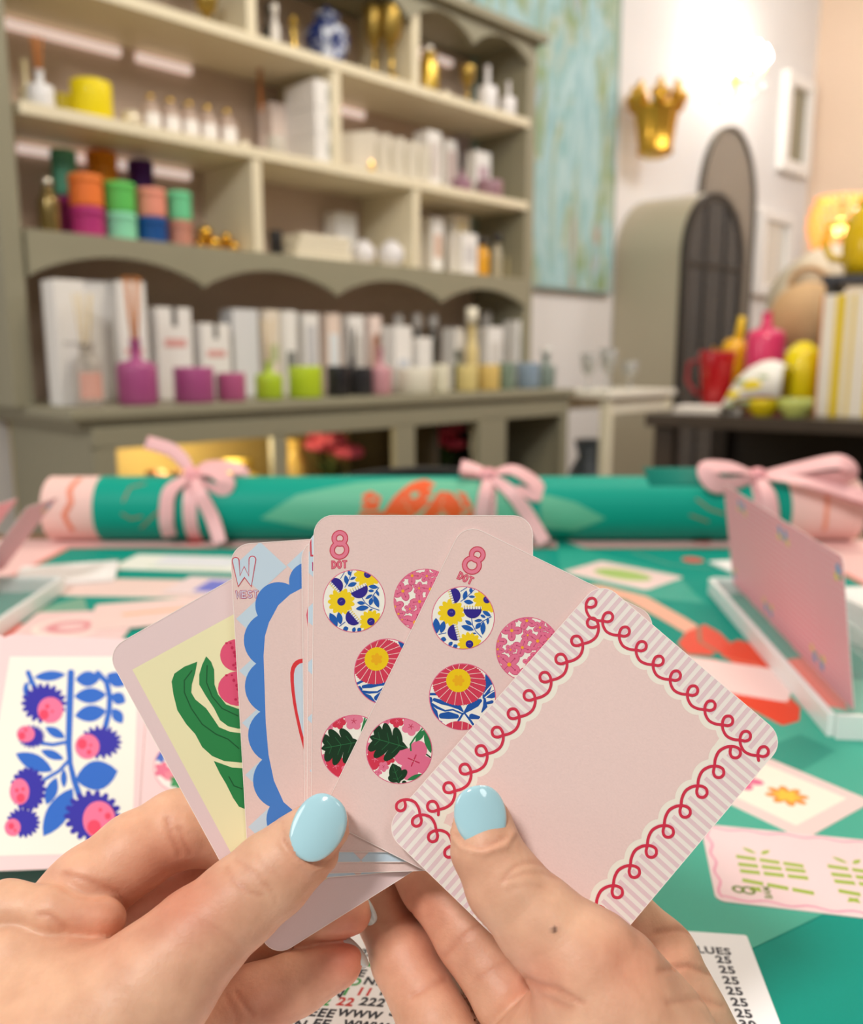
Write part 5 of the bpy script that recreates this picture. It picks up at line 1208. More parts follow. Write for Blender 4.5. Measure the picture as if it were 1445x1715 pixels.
fan_card('tilt8', dot_art(*maps((0, 0))), 'pink eight dot card of the fan, tilted, just behind the striped blank card')
fan_card('up8', dot_art(*maps(SHF)), 'pink eight dot card standing upright in the middle of the fan')

# ---- striped blank card in front
def front_art():
    a = Art(z0=CT/2 + 1e-5); w, h = FAN['front'][6]*1000, FAN['front'][7]*1000
    a.map = lambda x, y: (x/1000, y/1000)
    CREAM2, STR = (240, 234, 226), (228, 202, 206)
    a.poly(rrect(w-.05, h-.05, 5.1), CREAM2, 1)
    cl = rrect(w-.05, h-.05, 5.1); clip = [(p[0]/1000, p[1]/1000) for p in cl]
    def arc(base, dep, s, p): return base + dep*abs(math.cos(PI*s/p))**.55
    LX, RX, TY, BY = -22.9, 21.2, 34.9, -33.7
    def lp(s): return arc(LX, 2.0, s, 6.2)          # inner edges of the loops, per side
    a.poly_clip(clip)
    y = -32.2
    while y < 33.5:
        a.poly([(-w/2, y-.52), (lp(y-32.3-3.1)-.5, y-.52), (lp(y-32.3-3.1)-.5, y+.52), (-w/2, y+.52)], STR, 2)
        a.poly([(w/2, y-.52), (22.2-1.0*abs(math.cos(PI*(y-31.3-3.2)/6.4)), y-.52), (22.2-1.0*abs(math.cos(PI*(y-31.3-3.2)/6.4)), y+.52), (w/2, y+.52)], STR, 2); y += 2.07
    x = -29.2
    while x < 30:
        a.poly([(x-.52, h/2), (x-.52, 34.6), (x+.52, 34.6), (x+.52, h/2)], STR, 2); a.poly([(x-.52, -h/2), (x-.52, -33.6), (x+.52, -33.6), (x+.52, -h/2)], STR, 2); x += 2.07
    a.clip = None
    # pink middle whose scalloped edge follows the curls, with a cream band round it
    SIDES = (((-24.4, 32.3), (0, -1), (1, 0), 6.2, 11), ((-27.8, 36.2), (1, 0), (0, -1), 5.55, 11), ((22.7, 31.3), (0, -1), (-1, 0), 6.45, 10), ((-30.3, -35.0), (1, 0), (0, 1), 5.5, 11))
    def edge(side, off, s0, s1, n=130):
        (px_, py_), d, inn, p, cnt = side; out = []
        for i in range(n+1):
            s = s0 + (s1-s0)*i/n; q = 1.8 + off + 1.35*abs(math.sin(PI*(s + .8)/p))**.6
            out.append((px_ + d[0]*s + inn[0]*q, py_ + d[1]*s + inn[1]*q))
        return out
    def ring(off):
        return edge(SIDES[0], off, 62.6-off, 1.0+off) + edge(SIDES[1], off, 6.4+off, 47.2-off) + edge(SIDES[2], off, .2+off, 61.6-off) + edge(SIDES[3], off, 49.2-off, 9.0+off)
    a.poly(ring(.3), (240, 236, 222), 3)
    a.poly(ring(1.75), CARDPINK, 4)
    CTL = [(-.48, 1.72), (.72, 1.0), (1.22, -.1), (.62, -1.12), (-.48, -1.28), (-1.3, -.4), (-1.16, .8), (-.48, 1.83), (.6, 2.72), (2.3, 3.25), (4.2, 2.75)]
    for (px_, py_), d, inn, p, cnt in SIDES:
        pts = []
        for k in range(cnt):
            for (s, q) in (CTL if k < cnt-1 else CTL[:9]): pts.append((s*p/6.2 + k*p, q*.95))
        sm = []
        for i in range(len(pts)-1):
            p0, p1, p2, p3 = [np.array(pts[min(max(i+o, 0), len(pts)-1)]) for o in (-1, 0, 1, 2)]
            for k in range(5):
                t = k/5; sm.append(.5*((2*p1) + (-p0+p2)*t + (2*p0-5*p1+4*p2-p3)*t*t + (-p0+3*p1-3*p2+p3)*t**3))
        a.stroke([(px_ + d[0]*s + inn[0]*q, py_ + d[1]*s + inn[1]*q) for s, q in sm], .72, (208, 46, 74), 6)
    return a
fan_card('front', front_art(), 'blank pink card with striped and red curly border, at the front of the fan')

# ---- West card and two hidden ones
def argyle(a, x0, y0, nx, ny, hw_, hh, sx_, sy_):
    for i in range(nx):
        for j in range(ny):
            c = (x0 + i*sx_ + j*14, y0 + j*sy_ - i*8); a.poly([(c[0], c[1]-hh), (c[0]+hw_, c[1]), (c[0], c[1]+hh), (c[0]-hw_, c[1])], (200, 220, 234), 1)
MWW = fan_mw('W'); a = Art(z0=CT/2 + 1e-5)
cw_, chh = FAN['W'][6], FAN['W'][7]
a.map = plane_map(MWW, 180, 850, 2.779)
a.poly_clip(rrect(cw_, chh, .0052)); argyle(a, 710, 276, 5, 8, 125, 116, 250, 242)
SB = (70, 130, 210)
for c, r in (((768, 617), 133), ((773, 832), 133), ((788, 1058), 133), ((811, 1270), 133), ((796, 455), 108), ((935, 345), 90), ((860, 1450), 120), ((1000, 1560), 120), ((1100, 300), 110), ((1280, 290), 110)): a.ell(c, r*1.0, r, 0, SB, 2 + (c[1] % 7)*.06, 36)
a.poly([(800, 420), (940, 330), (1400, 300), (1480, 1500), (1000, 1560), (820, 1350), (760, 1000), (740, 600)], SB, 2.5)
a.poly([(727, 690), (733, 600), (752, 535), (795, 455), (850, 405), (900, 378), (980, 360), (1350, 340), (1420, 900), (1440, 1420), (1050, 1480), (900, 1440), (820, 1370), (775, 1270), (750, 1150), (737, 1000)], CARDPINK, 3)
a.poly([(908, 703), (890, 706), (875, 714), (863, 727), (855, 745), (851, 768), (852, 810), (856, 850), (863, 905), (873, 960), (893, 1050), (917, 1138), (1000, 1200), (1100, 900), (1200, 1200), (1290, 1100), (1330, 720), (1240, 690), (1180, 900), (1100, 800), (1010, 950), (960, 720)], (222, 56, 62), 4)
a.poly([(910, 722), (895, 726), (883, 735), (873, 750), (868, 775), (868, 810), (871, 850), (877, 900), (886, 955), (905, 1040), (930, 1130), (990, 1170), (1090, 870), (1110, 870), (1200, 1170), (1275, 1090), (1310, 735), (1252, 712), (1190, 940), (1170, 940), (1100, 830), (1010, 990), (950, 735)], (204, 220, 232), 5)
a.clip = None
for wd, col, ly in ((36, (206, 62, 84), 3), (27, (206, 224, 236), 4)): a.stroke([(597, 248), (613, 343), (637, 300), (664, 343), (675, 242)], wd, col, ly)
letters(a, 'WEST', 600, 390, 30, 20, 7, 10, 5, (190, 84, 126), (214, 214, 228), 2, -.02)
fan_card('W', a, 'West wind card with blue scalloped frame, left of the upright eight dot card')
def hidden_card(k, label, e=False):
    mw = fan_mw(k); a = Art(z0=CT/2 + 1e-5); a.map = plane_map(mw, 180, 850, 2.779); x = FAN[k]
    a.poly_clip(rrect(x[6], x[7], .0052))
    if e:
        argyle(a, 1010, 256, 4, 8, 125, 116, 250, 242); a.poly([(1000, 330), (1900, 320), (1880, 1420), (1010, 1430)], CARDPINK, 2)
        a.poly([(942, 104), (985, 104), (985, 228), (944, 228)], (206, 62, 84), 3); a.poly([(949, 112), (985, 112), (985, 220), (951, 220)], (206, 224, 236), 4); a.poly([(952, 254), (985, 254), (985, 295), (953, 295)], (190, 84, 126), 3)
        for i in range(4): a.poly([(1020+i*160, 1640), (1100+i*160, 1560), (1180+i*160, 1640), (1100+i*160, 1720)], (200, 220, 234), 1)
    else: a.stroke([(936, 460), (929, 500), (935, 556)], 7, (214, 84, 110), 1)
    fan_card(k, a, label)
hidden_card('b2', 'wind card almost hidden directly behind the upright eight dot card', True)
hidden_card('b1', 'card of which only the left edge shows, second behind the upright eight dot card')
MWG = fan_mw('green'); a = Art(z0=CT/2 + 1e-5); a.map = plane_map(MWG, 0, 1050, 3.0104)
PANEL = [(668, 215), (1401, -186), (2062, 1042), (1329, 1443)]
a.poly(PANEL, (240, 234, 188), 1)
GR, GRD = (38, 132, 70), (18, 88, 44)
for pts in ([(995, 175), (930, 200), (880, 235), (866, 275), (875, 340), (895, 420), (940, 490), (985, 540), (1020, 605), (1070, 650), (1130, 675), (1215, 683), (1330, 660), (1330, 560), (1215, 535), (1160, 528), (1105, 505), (1075, 460), (1040, 410), (985, 365), (965, 330), (968, 290), (985, 230)],
            [(1040, 148), (1065, 175), (1080, 215), (1082, 290), (1100, 340), (1140, 390), (1200, 412), (1300, 420), (1300, 512), (1200, 512), (1150, 500), (1110, 470), (1080, 410), (1040, 350), (1005, 290), (1005, 240), (1020, 190)],
            [(1078, 675), (1120, 690), (1170, 708), (1230, 712), (1320, 700), (1320, 930), (1230, 915), (1205, 905), (1175, 860), (1140, 790), (1110, 740)]):
    a.poly(pts, GR, 3)
for pts in ([(968, 220), (930, 270), (930, 330), (965, 410), (1020, 490), (1090, 540), (1150, 565), (1205, 612)], [(1045, 195), (1042, 280), (1070, 350), (1120, 410), (1200, 448)], [(1155, 755), (1180, 800), (1220, 815)]): a.stroke(pts, 6, GRD, 4)
for c, rx_, ry_ in (((1190, 142), 80, 80), ((1205, 310), 106, 88)):
    a.ell(c, rx_, ry_, 0, (228, 84, 122), 3)
    rnd = random.Random(2)
    for i in range(22):
        q = (c[0] + rx_*.8*rnd.uniform(-1, 1)*.8, c[1] + ry_*.8*rnd.uniform(-1, 1)); a.ell(q, rnd.uniform(4, 11), rnd.uniform(4, 9), 0, (200, 36, 84), 4 + .02*i, 10)
fan_card('green', a, 'pale card with green leaves and pink fruit on cream, leftmost of the fan', M((232, 208, 208), .55, noise=.02, scale=3000))

# ================================================================== the player's own rack at the left, with upright flower card
BLc, BRc, TLc = np.array([-.1763, .2890, .7742]), np.array([-.1155, .3085, .7648]), np.array([-.1978, .3857, .8337])
Xc = BRc - BLc; wC = np.linalg.norm(Xc); Xc /= wC; Yc = TLc - BLc; Yc -= Xc*(Yc@Xc); hC = np.linalg.norm(Yc); Yc /= hC
cC = BLc + Xc*wC/2 + Yc*hC/2
mwc = frame_mw(cC, Xc, Yc)
a = Art(z0=.00022); a.step = 3e-5; a.map = plane_map(mwc, 0, 1080, 4.7625)
def Fp(*p): return [q for q in p]
a.poly([(78, 96), (1105, 96), (1050, 1660), (-190, 1690)], (246, 244, 234), 1)
BL, NV, PK, HP = (40, 106, 206), (48, 42, 170), (250, 120, 160), (240, 70, 104)
a.stroke([(566, 225), (556, 500), (548, 800), (560, 950), (590, 1080), (635, 1210)], [54, 54, 50, 40, 46, 50], BL, 2)
a.stroke([(548, 925), (470, 1010), (350, 1080)], 28, BL, 2.2); a.stroke([(525, 780), (420, 800), (310, 785)], 30, BL, 2.2); a.stroke([(780, 228), (850, 300), (875, 420), (870, 530), (840, 660)], 44, BL, 2.2); a.stroke([(225, 225), (255, 300), (310, 400)], 40, BL, 2.2); a.stroke([(240, 290), (205, 350)], 14, BL, 2.3)
def lf(p, q, w, fat=None):
    a.leaf(p, q, w, BL, 3)
for p, q, w in (((270, 262), (525, 240), 40), ((800, 270), (600, 280), 62), ((850, 400), (590, 415), 62), ((850, 530), (595, 570), 66), ((850, 240), (1010, 320), 60), ((890, 400), (1000, 460), 50), ((900, 510), (975, 630), 44), ((205, 300), (210, 425), 24), ((360, 660), (520, 745), 38), ((125, 870), (420, 1010), 66), ((325, 845), (510, 915), 36), ((600, 1080), (940, 1010), 118), ((370, 1280), (450, 1060), 48), ((510, 1145), (508, 990), 26), ((345, 1530), (580, 1145), 88)): lf(p, q, w)
def thistle(c, rx_, ry_, fc, fr, fry, dots):
    for i in range(18):
        an = 2*PI*i/18; a.ell((fc[0] + fr*math.cos(an), fc[1] + fry*math.sin(an)), fr*.22, fry*.15, an, NV, 3.2, 10)
    a.ell(fc, fr, fry, 0, NV, 3.5, 28); a.ell(c, rx_, ry_, 0, PK, 5, 26)
    for d in dots: a.ell((c[0]+d[0], c[1]+d[1]), d[2], d[2]*1.1, 0, HP, 6 , 14)
thistle((402, 525), 102, 104, (350, 470), 150, 130, [(-50, 35, 38), (-25, -30, 18), (15, 10, 12)])
thistle((205, 715), 72, 66, (250, 735), 90, 76, [(-30, 15, 28), (0, -30, 14)])
thistle((695, 815), 98, 100, (800, 780), 142, 106, [(-40, -20, 38), (15, 45, 20), (28, -10, 13)])
thistle((155, 1175), 78, 104, (225, 1155), 120, 150, [(10, 50, 34), (-20, -10, 16), (28, -20, 14)])
thistle((100, 1460), 64, 70, (185, 1420), 112, 100, [(-10, -10, 24), (20, 25, 12)])
thistle((790, 1400), 130, 150, (740, 1370), 190, 170, [(-40, 60, 56), (70, -30, 26), (10, -80, 15)])
OWN = M((246, 214, 216), .5)
sheet('playing_card', wC, hC, .004, .0004, OWN, a, mw=mwc, label='pink card with blue thistle flowers on white, standing tilted at the left', cat='playing card')
mw2 = frame_mw(cC + Xc*(wC*.985) - np.cross(Xc, Yc)*.0006, Xc, Yc)
a = Art(z0=.00022); a.step = 3e-5; a.map = plane_map(mw2, 0, 0, 1)
a.ell((297, 1286), 40, 40, 0, (232, 130, 152), 1, 32); a.circle_clip((297, 1286), 38.5); a.ell((297, 1286), 39, 39, 0, (246, 240, 236), 2)
for c, r, col in (((268, 1266), 12, (70, 110, 200)), ((280, 1262), 9, (90, 130, 210)), ((272, 1290), 14, (236, 120, 150)), ((284, 1300), 10, (240, 140, 160)), ((296, 1310), 12, (60, 150, 90)), ((300, 1270), 14, (236, 110, 140))): a.flower(c, r, 5, .35, col, 3 + (c[0] % 9)*.1)
a.clip = None
sheet('playing_card', wC, hC, .004, .0004, OWN, a, mw=mw2, label='pink dot card standing right of the thistle card, mostly behind the left hand', cat='playing card')
mw3 = frame_mw(cC - Xc*(wC*.985) - np.cross(Xc, Yc)*.0006, Xc, Yc)
sheet('playing_card', wC, hC, .004, .0004, OWN, None, mw=mw3, label='pink card at the left frame edge, left of the thistle card', cat='playing card')
nC = np.cross(Xc, Yc)
rk = thing('card_rack', 'clear acrylic card rack holding the tilted thistle card at the left', 'card rack', (0, 0, 0))
rk.matrix_world = Matrix.Identity(4)
bl = BLc - Xc*wC*.9; br = BRc + Xc*wC*.9
def bar(name, p, q, back, up_, sh, m, z0):
    hx = (q - p); hx[2] = 0; hx /= np.linalg.norm(hx); pn = np.array([-hx[1], hx[0], 0]); mb = MB(); vs = []
    p = np.array([p[0], p[1], z0]); q = np.array([q[0], q[1], z0])
    for e in (p, q):
        for b2, u2 in ((sh, 0), (sh+back, 0), (sh+back, up_), (sh, up_)): vs.append(e + pn*b2 + np.array([0, 0, u2]))
    mb.add(vs, [(0,1,2,3), (4,5,6,7), (0,1,5,4), (1,2,6,5), (2,3,7,6), (3,0,4,7)]); return mb.build(name, m, rk, bevel=.0006)
bar('base', bl, br, .085, .0085, -.012, ACR, TZ)
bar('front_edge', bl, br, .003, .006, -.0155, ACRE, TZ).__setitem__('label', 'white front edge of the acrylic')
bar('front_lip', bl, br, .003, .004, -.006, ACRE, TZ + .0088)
bar('back_post', BLc, BRc, .004, .062, .080, ACR, TZ)
# ================================================================== the hands (one continuous skin each)
def rc(p, a, b, ra, rb):
    ab = b-a; L2 = float(ab@ab) + 1e-12
    t = np.clip((p-a)@ab/L2, 0, 1).astype(np.float32)
    return np.linalg.norm(p - a - t[:, None]*ab, axis=1) - (ra + (rb-ra)*t)
def smin(a, b, k):
    h = np.clip(.5 + .5*(b-a)/k, 0, 1); return b*(1-h) + a*h - k*h*(1-h)
def hand_field(spec):
    chains = []
    for name, pts, grp in spec:
        q = []
        for p in pts:
            if len(p) == 4 and p[2] != 'w': c = P(p[0], p[1], p[2]); r = p[3]*p[2]/FPX
            else: c = np.array(p[0]); r = p[1]
            q.append((c.astype(np.float32), r))
        chains.append((name, q, grp))
    def groove(a, b, k, g, w): return smin(a, b, k) + g*np.exp(-((a-b)/w)**2)*np.exp(-np.maximum(np.minimum(a, b), 0)/.004)
    def F(p):
        groups = {}
        for name, q, grp in chains:
            d = None
            for i in range(len(q)-1):
                e = rc(p, q[i][0], q[i+1][0], q[i][1], q[i+1][1])
                d = e if d is None else smin(d, e, .0022)
            groups.setdefault(grp, []).append(d)
        fing = None
        for d in groups.get('finger', []): fing = d if fing is None else groove(fing, d, .0008, .0020, .0022)
        palm = None
        for d in groups['palm']: palm = d if palm is None else smin(palm, d, .007)
        for d in groups.get('mound', []): fing = groove(fing, d, .0012, .0012, .002)
        out = groove(fing, palm, .0026, .0006, .002)
        for d in groups['thumb']: out = groove(smin(palm, d, .006), out, .0015, .0008, .002)
        return out
    lo = np.min([c - r for _, q, _ in chains for c, r in q], axis=0) - .006
    hi = np.max([c + r for _, q, _ in chains for c, r in q], axis=0) + .006
    return F, lo, hi
def surface_net(F, lo, hi, vox):
    cs = vox*6
    n = np.ceil((hi-lo)/cs).astype(int) + 1
    g = np.stack(np.meshgrid(*[lo[i] + cs*(np.arange(n[i])+.5) for i in range(3)], indexing='ij'), -1).reshape(-1, 3).astype(np.float32)
    dc = F(g).reshape(n)
    N = n*6
    D = np.repeat(np.repeat(np.repeat(dc, 6, 0), 6, 1), 6, 2).astype(np.float32)
    act = np.abs(dc) < cs*1.25
    idx = np.argwhere(act)
    off = np.stack(np.meshgrid(*[np.arange(6)]*3, indexing='ij'), -1).reshape(-1, 3)
    for s in range(0, len(idx), 4000):
        ii = (idx[s:s+4000, None, :]*6 + off[None]).reshape(-1, 3)
        p = (lo + vox*(ii+.5)).astype(np.float32); D[ii[:, 0], ii[:, 1], ii[:, 2]] = F(p)
    S = D < 0
    c0 = np.zeros(tuple(N-1), np.int8)
    for a in (0, 1):
        for b in (0, 1):
            for c in (0, 1): c0 += S[a:N[0]-1+a, b:N[1]-1+b, c:N[2]-1+c]
    cells = np.argwhere((c0 > 0) & (c0 < 8))
    vid = -np.ones(tuple(N-1), np.int32); vid[cells[:, 0], cells[:, 1], cells[:, 2]] = np.arange(len(cells))
    acc = np.zeros((len(cells), 3)); cnt = np.zeros(len(cells))
    for ax in range(3):
        o1, o2 = [q for q in range(3) if q != ax]
        for a in (0, 1):
            for b in (0, 1):
                s = cells.copy(); s[:, o1] += a; s[:, o2] += b; e = s.copy(); e[:, ax] += 1
                d0 = D[s[:, 0], s[:, 1], s[:, 2]]; d1 = D[e[:, 0], e[:, 1], e[:, 2]]; m = (d0 < 0) != (d1 < 0)
                t = np.where(m, d0/np.where(m, d0-d1, 1), 0); p = s.astype(float); p[:, ax] += t
                acc[m] += p[m]; cnt[m] += 1
    V = lo + vox*(acc/cnt[:, None] + .5)
    faces = []
    for ax in range(3):
        o1, o2 = [q for q in range(3) if q != ax]
        sl0 = [slice(None)]*3; sl1 = [slice(None)]*3; sl0[ax] = slice(0, -1); sl1[ax] = slice(1, None)
        E_ = np.argwhere(S[tuple(sl0)] != S[tuple(sl1)])
        ok = (E_[:, o1] > 0) & (E_[:, o2] > 0) & (E_[:, o1] < N[o1]-1) & (E_[:, o2] < N[o2]-1) & (E_[:, ax] < N[ax]-1); E_ = E_[ok]
        def vv(a, b):
            q = E_.copy(); q[:, o1] -= a; q[:, o2] -= b; return vid[q[:, 0], q[:, 1], q[:, 2]]
        Q = np.stack([vv(1, 1), vv(0, 1), vv(0, 0), vv(1, 0)], 1)
        flip = S[E_[:, 0], E_[:, 1], E_[:, 2]]
        if ax == 1: flip = ~flip
        Q[~flip] = Q[~flip][:, ::-1]; faces.append(Q)
    Q = np.concatenate(faces); Q = Q[(Q >= 0).all(1)]
    for _ in range(3):
        h = .0004
        d = F(V.astype(np.float32)); G = np.stack([F((V + np.eye(3)[i]*h).astype(np.float32)) - F((V - np.eye(3)[i]*h).astype(np.float32)) for i in range(3)], 1)/(2*h)
        G /= np.maximum(np.linalg.norm(G, axis=1, keepdims=True), 1e-6); V = V - G*np.clip(d, -vox, vox)[:, None]*.8
    return V, Q, G
def to_px(V):
    q = V - CAM; d = q@FW; return 722.5 + FPX*(q@RT)/d, 857.5 - FPX*(q@UP)/d, d
def seg_dist(px, py, pl):
    best = np.full(len(px), 1e9)
    for (x0, y0), (x1, y1) in zip(pl[:-1], pl[1:]):
        dx, dy = x1-x0, y1-y0; t = np.clip(((px-x0)*dx + (py-y0)*dy)/(dx*dx+dy*dy+1e-9), 0, 1)
        best = np.minimum(best, np.hypot(px - x0 - t*dx, py - y0 - t*dy))
    return best
def skin_mat():
    m = bpy.data.materials.new('skin'); m.use_nodes = True; nt = m.node_tree; b = nt.nodes['Principled BSDF']
    at_ = nt.nodes.new('ShaderNodeAttribute'); at_.attribute_name = 'skin_tone'
    tc = nt.nodes.new('ShaderNodeTexCoord'); n = nt.nodes.new('ShaderNodeTexNoise'); n.inputs['Scale'].default_value = 130; n.inputs['Detail'].default_value = 5
    n2 = nt.nodes.new('ShaderNodeTexNoise'); n2.inputs['Scale'].default_value = 900; n2.inputs['Detail'].default_value = 3
    nt.links.new(tc.outputs['Object'], n.inputs['Vector']); nt.links.new(tc.outputs['Object'], n2.inputs['Vector'])
    mx = nt.nodes.new('ShaderNodeMix'); mx.data_type = 'RGBA'; mx.blend_type = 'MULTIPLY'; mx.inputs[0].default_value = 1
    rr = nt.nodes.new('ShaderNodeValToRGB'); rr.color_ramp.elements[0].color = (.86, .80, .78, 1); rr.color_ramp.elements[0].position = .3; rr.color_ramp.elements[1].color = (1.0, 1.0, 1.0, 1); rr.color_ramp.elements[1].position = .65
    nt.links.new(n.outputs['Fac'], rr.inputs[0]); nt.links.new(at_.outputs['Color'], mx.inputs[6]); nt.links.new(rr.outputs[0], mx.inputs[7]); nt.links.new(mx.outputs[2], b.inputs['Base Color'])
    bp = nt.nodes.new('ShaderNodeBump'); bp.inputs['Strength'].default_value = .5; bp.inputs['Distance'].default_value = .00022
    nt.links.new(n2.outputs['Fac'], bp.inputs['Height']); nt.links.new(bp.outputs['Normal'], b.inputs['Normal'])
    b.inputs['Roughness'].default_value = .48; b.inputs['Specular IOR Level'].default_value = .4
    b.inputs['Subsurface Weight'].default_value = .25; b.inputs['Subsurface Radius'].default_value = (1, .35, .2); b.inputs['Subsurface Scale'].default_value = .0025
    return m
SKIN = skin_mat()
def build_hand(label, spec, creases, blush, moles, parent, vox=.0008):
    F, lo, hi = hand_field(spec)
    V, Q, G = surface_net(F, lo, hi, vox)
    px, py, d = to_px(V); facing = -(G @ FW)
    for pl, dep, sg in creases:
        w = np.exp(-(seg_dist(px, py, pl)/sg)**2) * (facing > .05); V = V - G*(w*dep)[:, None]
    col = np.tile(np.array(lin((230, 184, 154))), (len(V), 1))
    for (x, y, r), rgb, s in blush:
        w = np.exp(-(((px-x)**2 + (py-y)**2)/r**2))*s; col = col*(1-w[:, None]) + np.array(lin(rgb))*w[:, None]
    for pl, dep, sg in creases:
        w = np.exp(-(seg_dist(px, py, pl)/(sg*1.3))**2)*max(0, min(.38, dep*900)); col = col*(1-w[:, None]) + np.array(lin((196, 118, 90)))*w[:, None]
    for (x, y, r) in moles:
        w = (np.exp(-(((px-x)**2 + (py-y)**2)/r**2)**2) * (facing > .2))*.95; col = col*(1-w[:, None]) + np.array(lin((74, 40, 34)))*w[:, None]
        V = V + G*(w*.0003)[:, None]
    me = bpy.data.meshes.new('hand'); me.from_pydata(V.tolist(), [], Q.tolist())
    me.polygons.foreach_set('use_smooth', [True]*len(me.polygons))
    at_ = me.color_attributes.new('skin_tone', 'FLOAT_COLOR', 'POINT')
    at_.data.foreach_set('color', np.concatenate([np.clip(col, 0, 1), np.ones((len(V), 1))], 1).ravel().astype(np.float32))
    me.materials.append(SKIN)
    bm = bmesh.new(); bm.from_mesh(me); bmesh.ops.recalc_face_normals(bm, faces=bm.faces); bm.to_mesh(me); bm.free(); me.update()
    o = bpy.data.objects.new('hand', me); COL.objects.link(o); o.parent = parent; o['label'] = label
    return o
POL = M((176, 220, 232), .12, coat=1.0, spec=.6)
def nail(name, c, axis_px, n_cam, length, width, parent, mat, label, kx=.5, ky=.18, th=.0006, sq=2.4):
    c = np.array(c); nrm = RT*n_cam[0] - UP*n_cam[1] + FW*n_cam[2]; nrm /= np.linalg.norm(nrm)
    ax = RT*axis_px[0] - UP*axis_px[1] + (FW*axis_px[2] if len(axis_px) > 2 else 0); ax = ax - nrm*(ax@nrm); ax /= np.linalg.norm(ax); sd = np.cross(ax, nrm)
    m = MB(); NR, NT = 10, 40; vs = []; fs = []
    def pt(rho, t, dz):
        cx, cy = math.cos(t), math.sin(t)
        x = rho*math.copysign(abs(cx)**(2/sq), cx)*width/2; y = rho*math.copysign(abs(cy)**(2/(sq if cy < 0 else 2.05)), cy)*length/2
        x *= 1 - .10*max(0, -y/(length/2))*rho
        z = -kx*(x/(width/2))**2*width/4 - ky*(y/(length/2))**2*length/8 - dz*th - (rho**8)*th*.5
        return c + sd*x + ax*y + nrm*z
    vs.append(pt(0, 0, 0))
    for i in range(1, NR+1):
        for k in range(NT): vs.append(pt(i/NR, 2*PI*k/NT, 0))
    for k in range(NT): fs.append((0, 1+k, 1+(k+1) % NT))
    for i in range(NR-1):
        for k in range(NT): a0 = 1+i*NT+k; a1 = 1+i*NT+(k+1) % NT; fs.append((a0, a0+NT, a1+NT, a1))
    o0 = len(vs)
    for k in range(NT): vs.append(pt(1, 2*PI*k/NT, 1.6))
    for k in range(NT): fs.append((1+(NR-1)*NT+k, o0+k, o0+(k+1) % NT, 1+(NR-1)*NT+(k+1) % NT))
    fs.append([o0+k for k in range(NT)])
    m.add(vs, fs, 0, True)
    return m.build(name, mat, parent, label=label)

person = thing('person', 'two light skinned hands with pale blue nails holding up a fan of cards', 'person', (0, 0, 0))
LW1, LW2 = (-.20, .03, .800), (-.27, -.16, .815)
left = [
 ('thumb', [(545, 1378, .2188, 38), (530, 1392, .2186, 47), (500, 1425, .2175, 60), (455, 1465, .2160, 69), (400, 1512, .2135, 72), (330, 1573, .2105, 82), (262, 1648, .207, 98)], 'thumb'),
 ('index', [(50, 1572, .222, 74), (150, 1487, .228, 68), (225, 1428, .2345, 64), (296, 1388, .2405, 62), (385, 1398, .246, 54), (470, 1430, .247, 45)], 'finger'),
 ('middle', [(150, 1600, .234, 62), (240, 1540, .245, 58), (330, 1490, .253, 55), (430, 1480, .252, 48)], 'finger'),
 ('ring', [(200, 1690, .232, 62), (330, 1620, .246, 55), (470, 1575, .2475, 50), (560, 1540, .2405, 44), (581, 1527, .2390, 41)], 'finger'),
 ('little', [(230, 1800, .222, 66), (340, 1735, .228, 66), (425, 1680, .2325, 60), (500, 1640, .2365, 53), (561, 1609, .2372, 46)], 'finger'),
 ('palm1', [(40, 1610, .224, 80), (230, 1800, .216, 88)], 'palm'),
 ('palm2', [(250, 1655, .207, 100), (120, 1790, .2, 150)], 'palm'),
 ('palm3', [(30, 1628, .2185, 85), (40, 1790, .207, 150)], 'palm'),
 ('palm4', [(30, 1622, .2150, 80), (190, 1680, .2105, 84)], 'palm'),
 ('web', [(10, 1530, .2200, 55), (95, 1530, .2190, 52), (163, 1537, .2205, 48)], 'mound'),
 ('wrist', [(100, 1770, .203, 150), (-90, 1890, .192, 190)], 'palm'),
 ('arm', [(tuple(P(-90, 1890, .192)), .0250), (LW1, .026), (LW2, .034)], 'palm')]
cL = [([(381, 1453), (392, 1476), (418, 1494), (440, 1500)], .00030, 3.2), ([(396, 1440), (428, 1464), (452, 1492)], .00022, 3.0), ([(432, 1432), (448, 1452), (470, 1470)], .00016, 3.0), ([(445, 1480), (458, 1496), (462, 1514)], .0002, 2.6), ([(340, 1545), (372, 1560), (400, 1585)], .00012, 4),
      ([(280, 1372), (287, 1402), (302, 1430)], .0005, 5), ([(300, 1388), (310, 1414), (318, 1430)], .00035, 4), ([(110, 1464), (150, 1475), (195, 1496), (212, 1520)], .0004, 5), ([(65, 1532), (85, 1533), (110, 1553)], .0004, 5), ([(395, 1662), (412, 1686), (425, 1700)], .0004, 4), ([(380, 1668), (392, 1692), (398, 1712)], .0003, 4),
      ([(478, 1408), (500, 1436), (524, 1449), (552, 1442), (572, 1420)], .0003, 3.0), ([(470, 1380), (474, 1412), (496, 1442), (524, 1456), (556, 1450), (578, 1424), (584, 1396)], -.0006, 6)]
bL = [((160, 1545, 80), (222, 140, 112), .5), ((580, 1600, 60), (222, 112, 92), .6), ((590, 1540, 40), (220, 130, 104), .5), ((250, 1420, 70), (226, 156, 124), .4), ((440, 1690, 90), (206, 120, 96), .5), ((505, 1445, 45), (228, 158, 128), .45), ((300, 1500, 90), (206, 110, 84), .6), ((60, 1690, 160), (236, 190, 158), .4), ((120, 1450, 60), (232, 172, 142), .4)]
hl = build_hand('left hand, thumb lying over the bottom of the fan', left, cL, bL, [], person)
RW1, RW2 = (.17, .03, .800), (.25, -.16, .815)
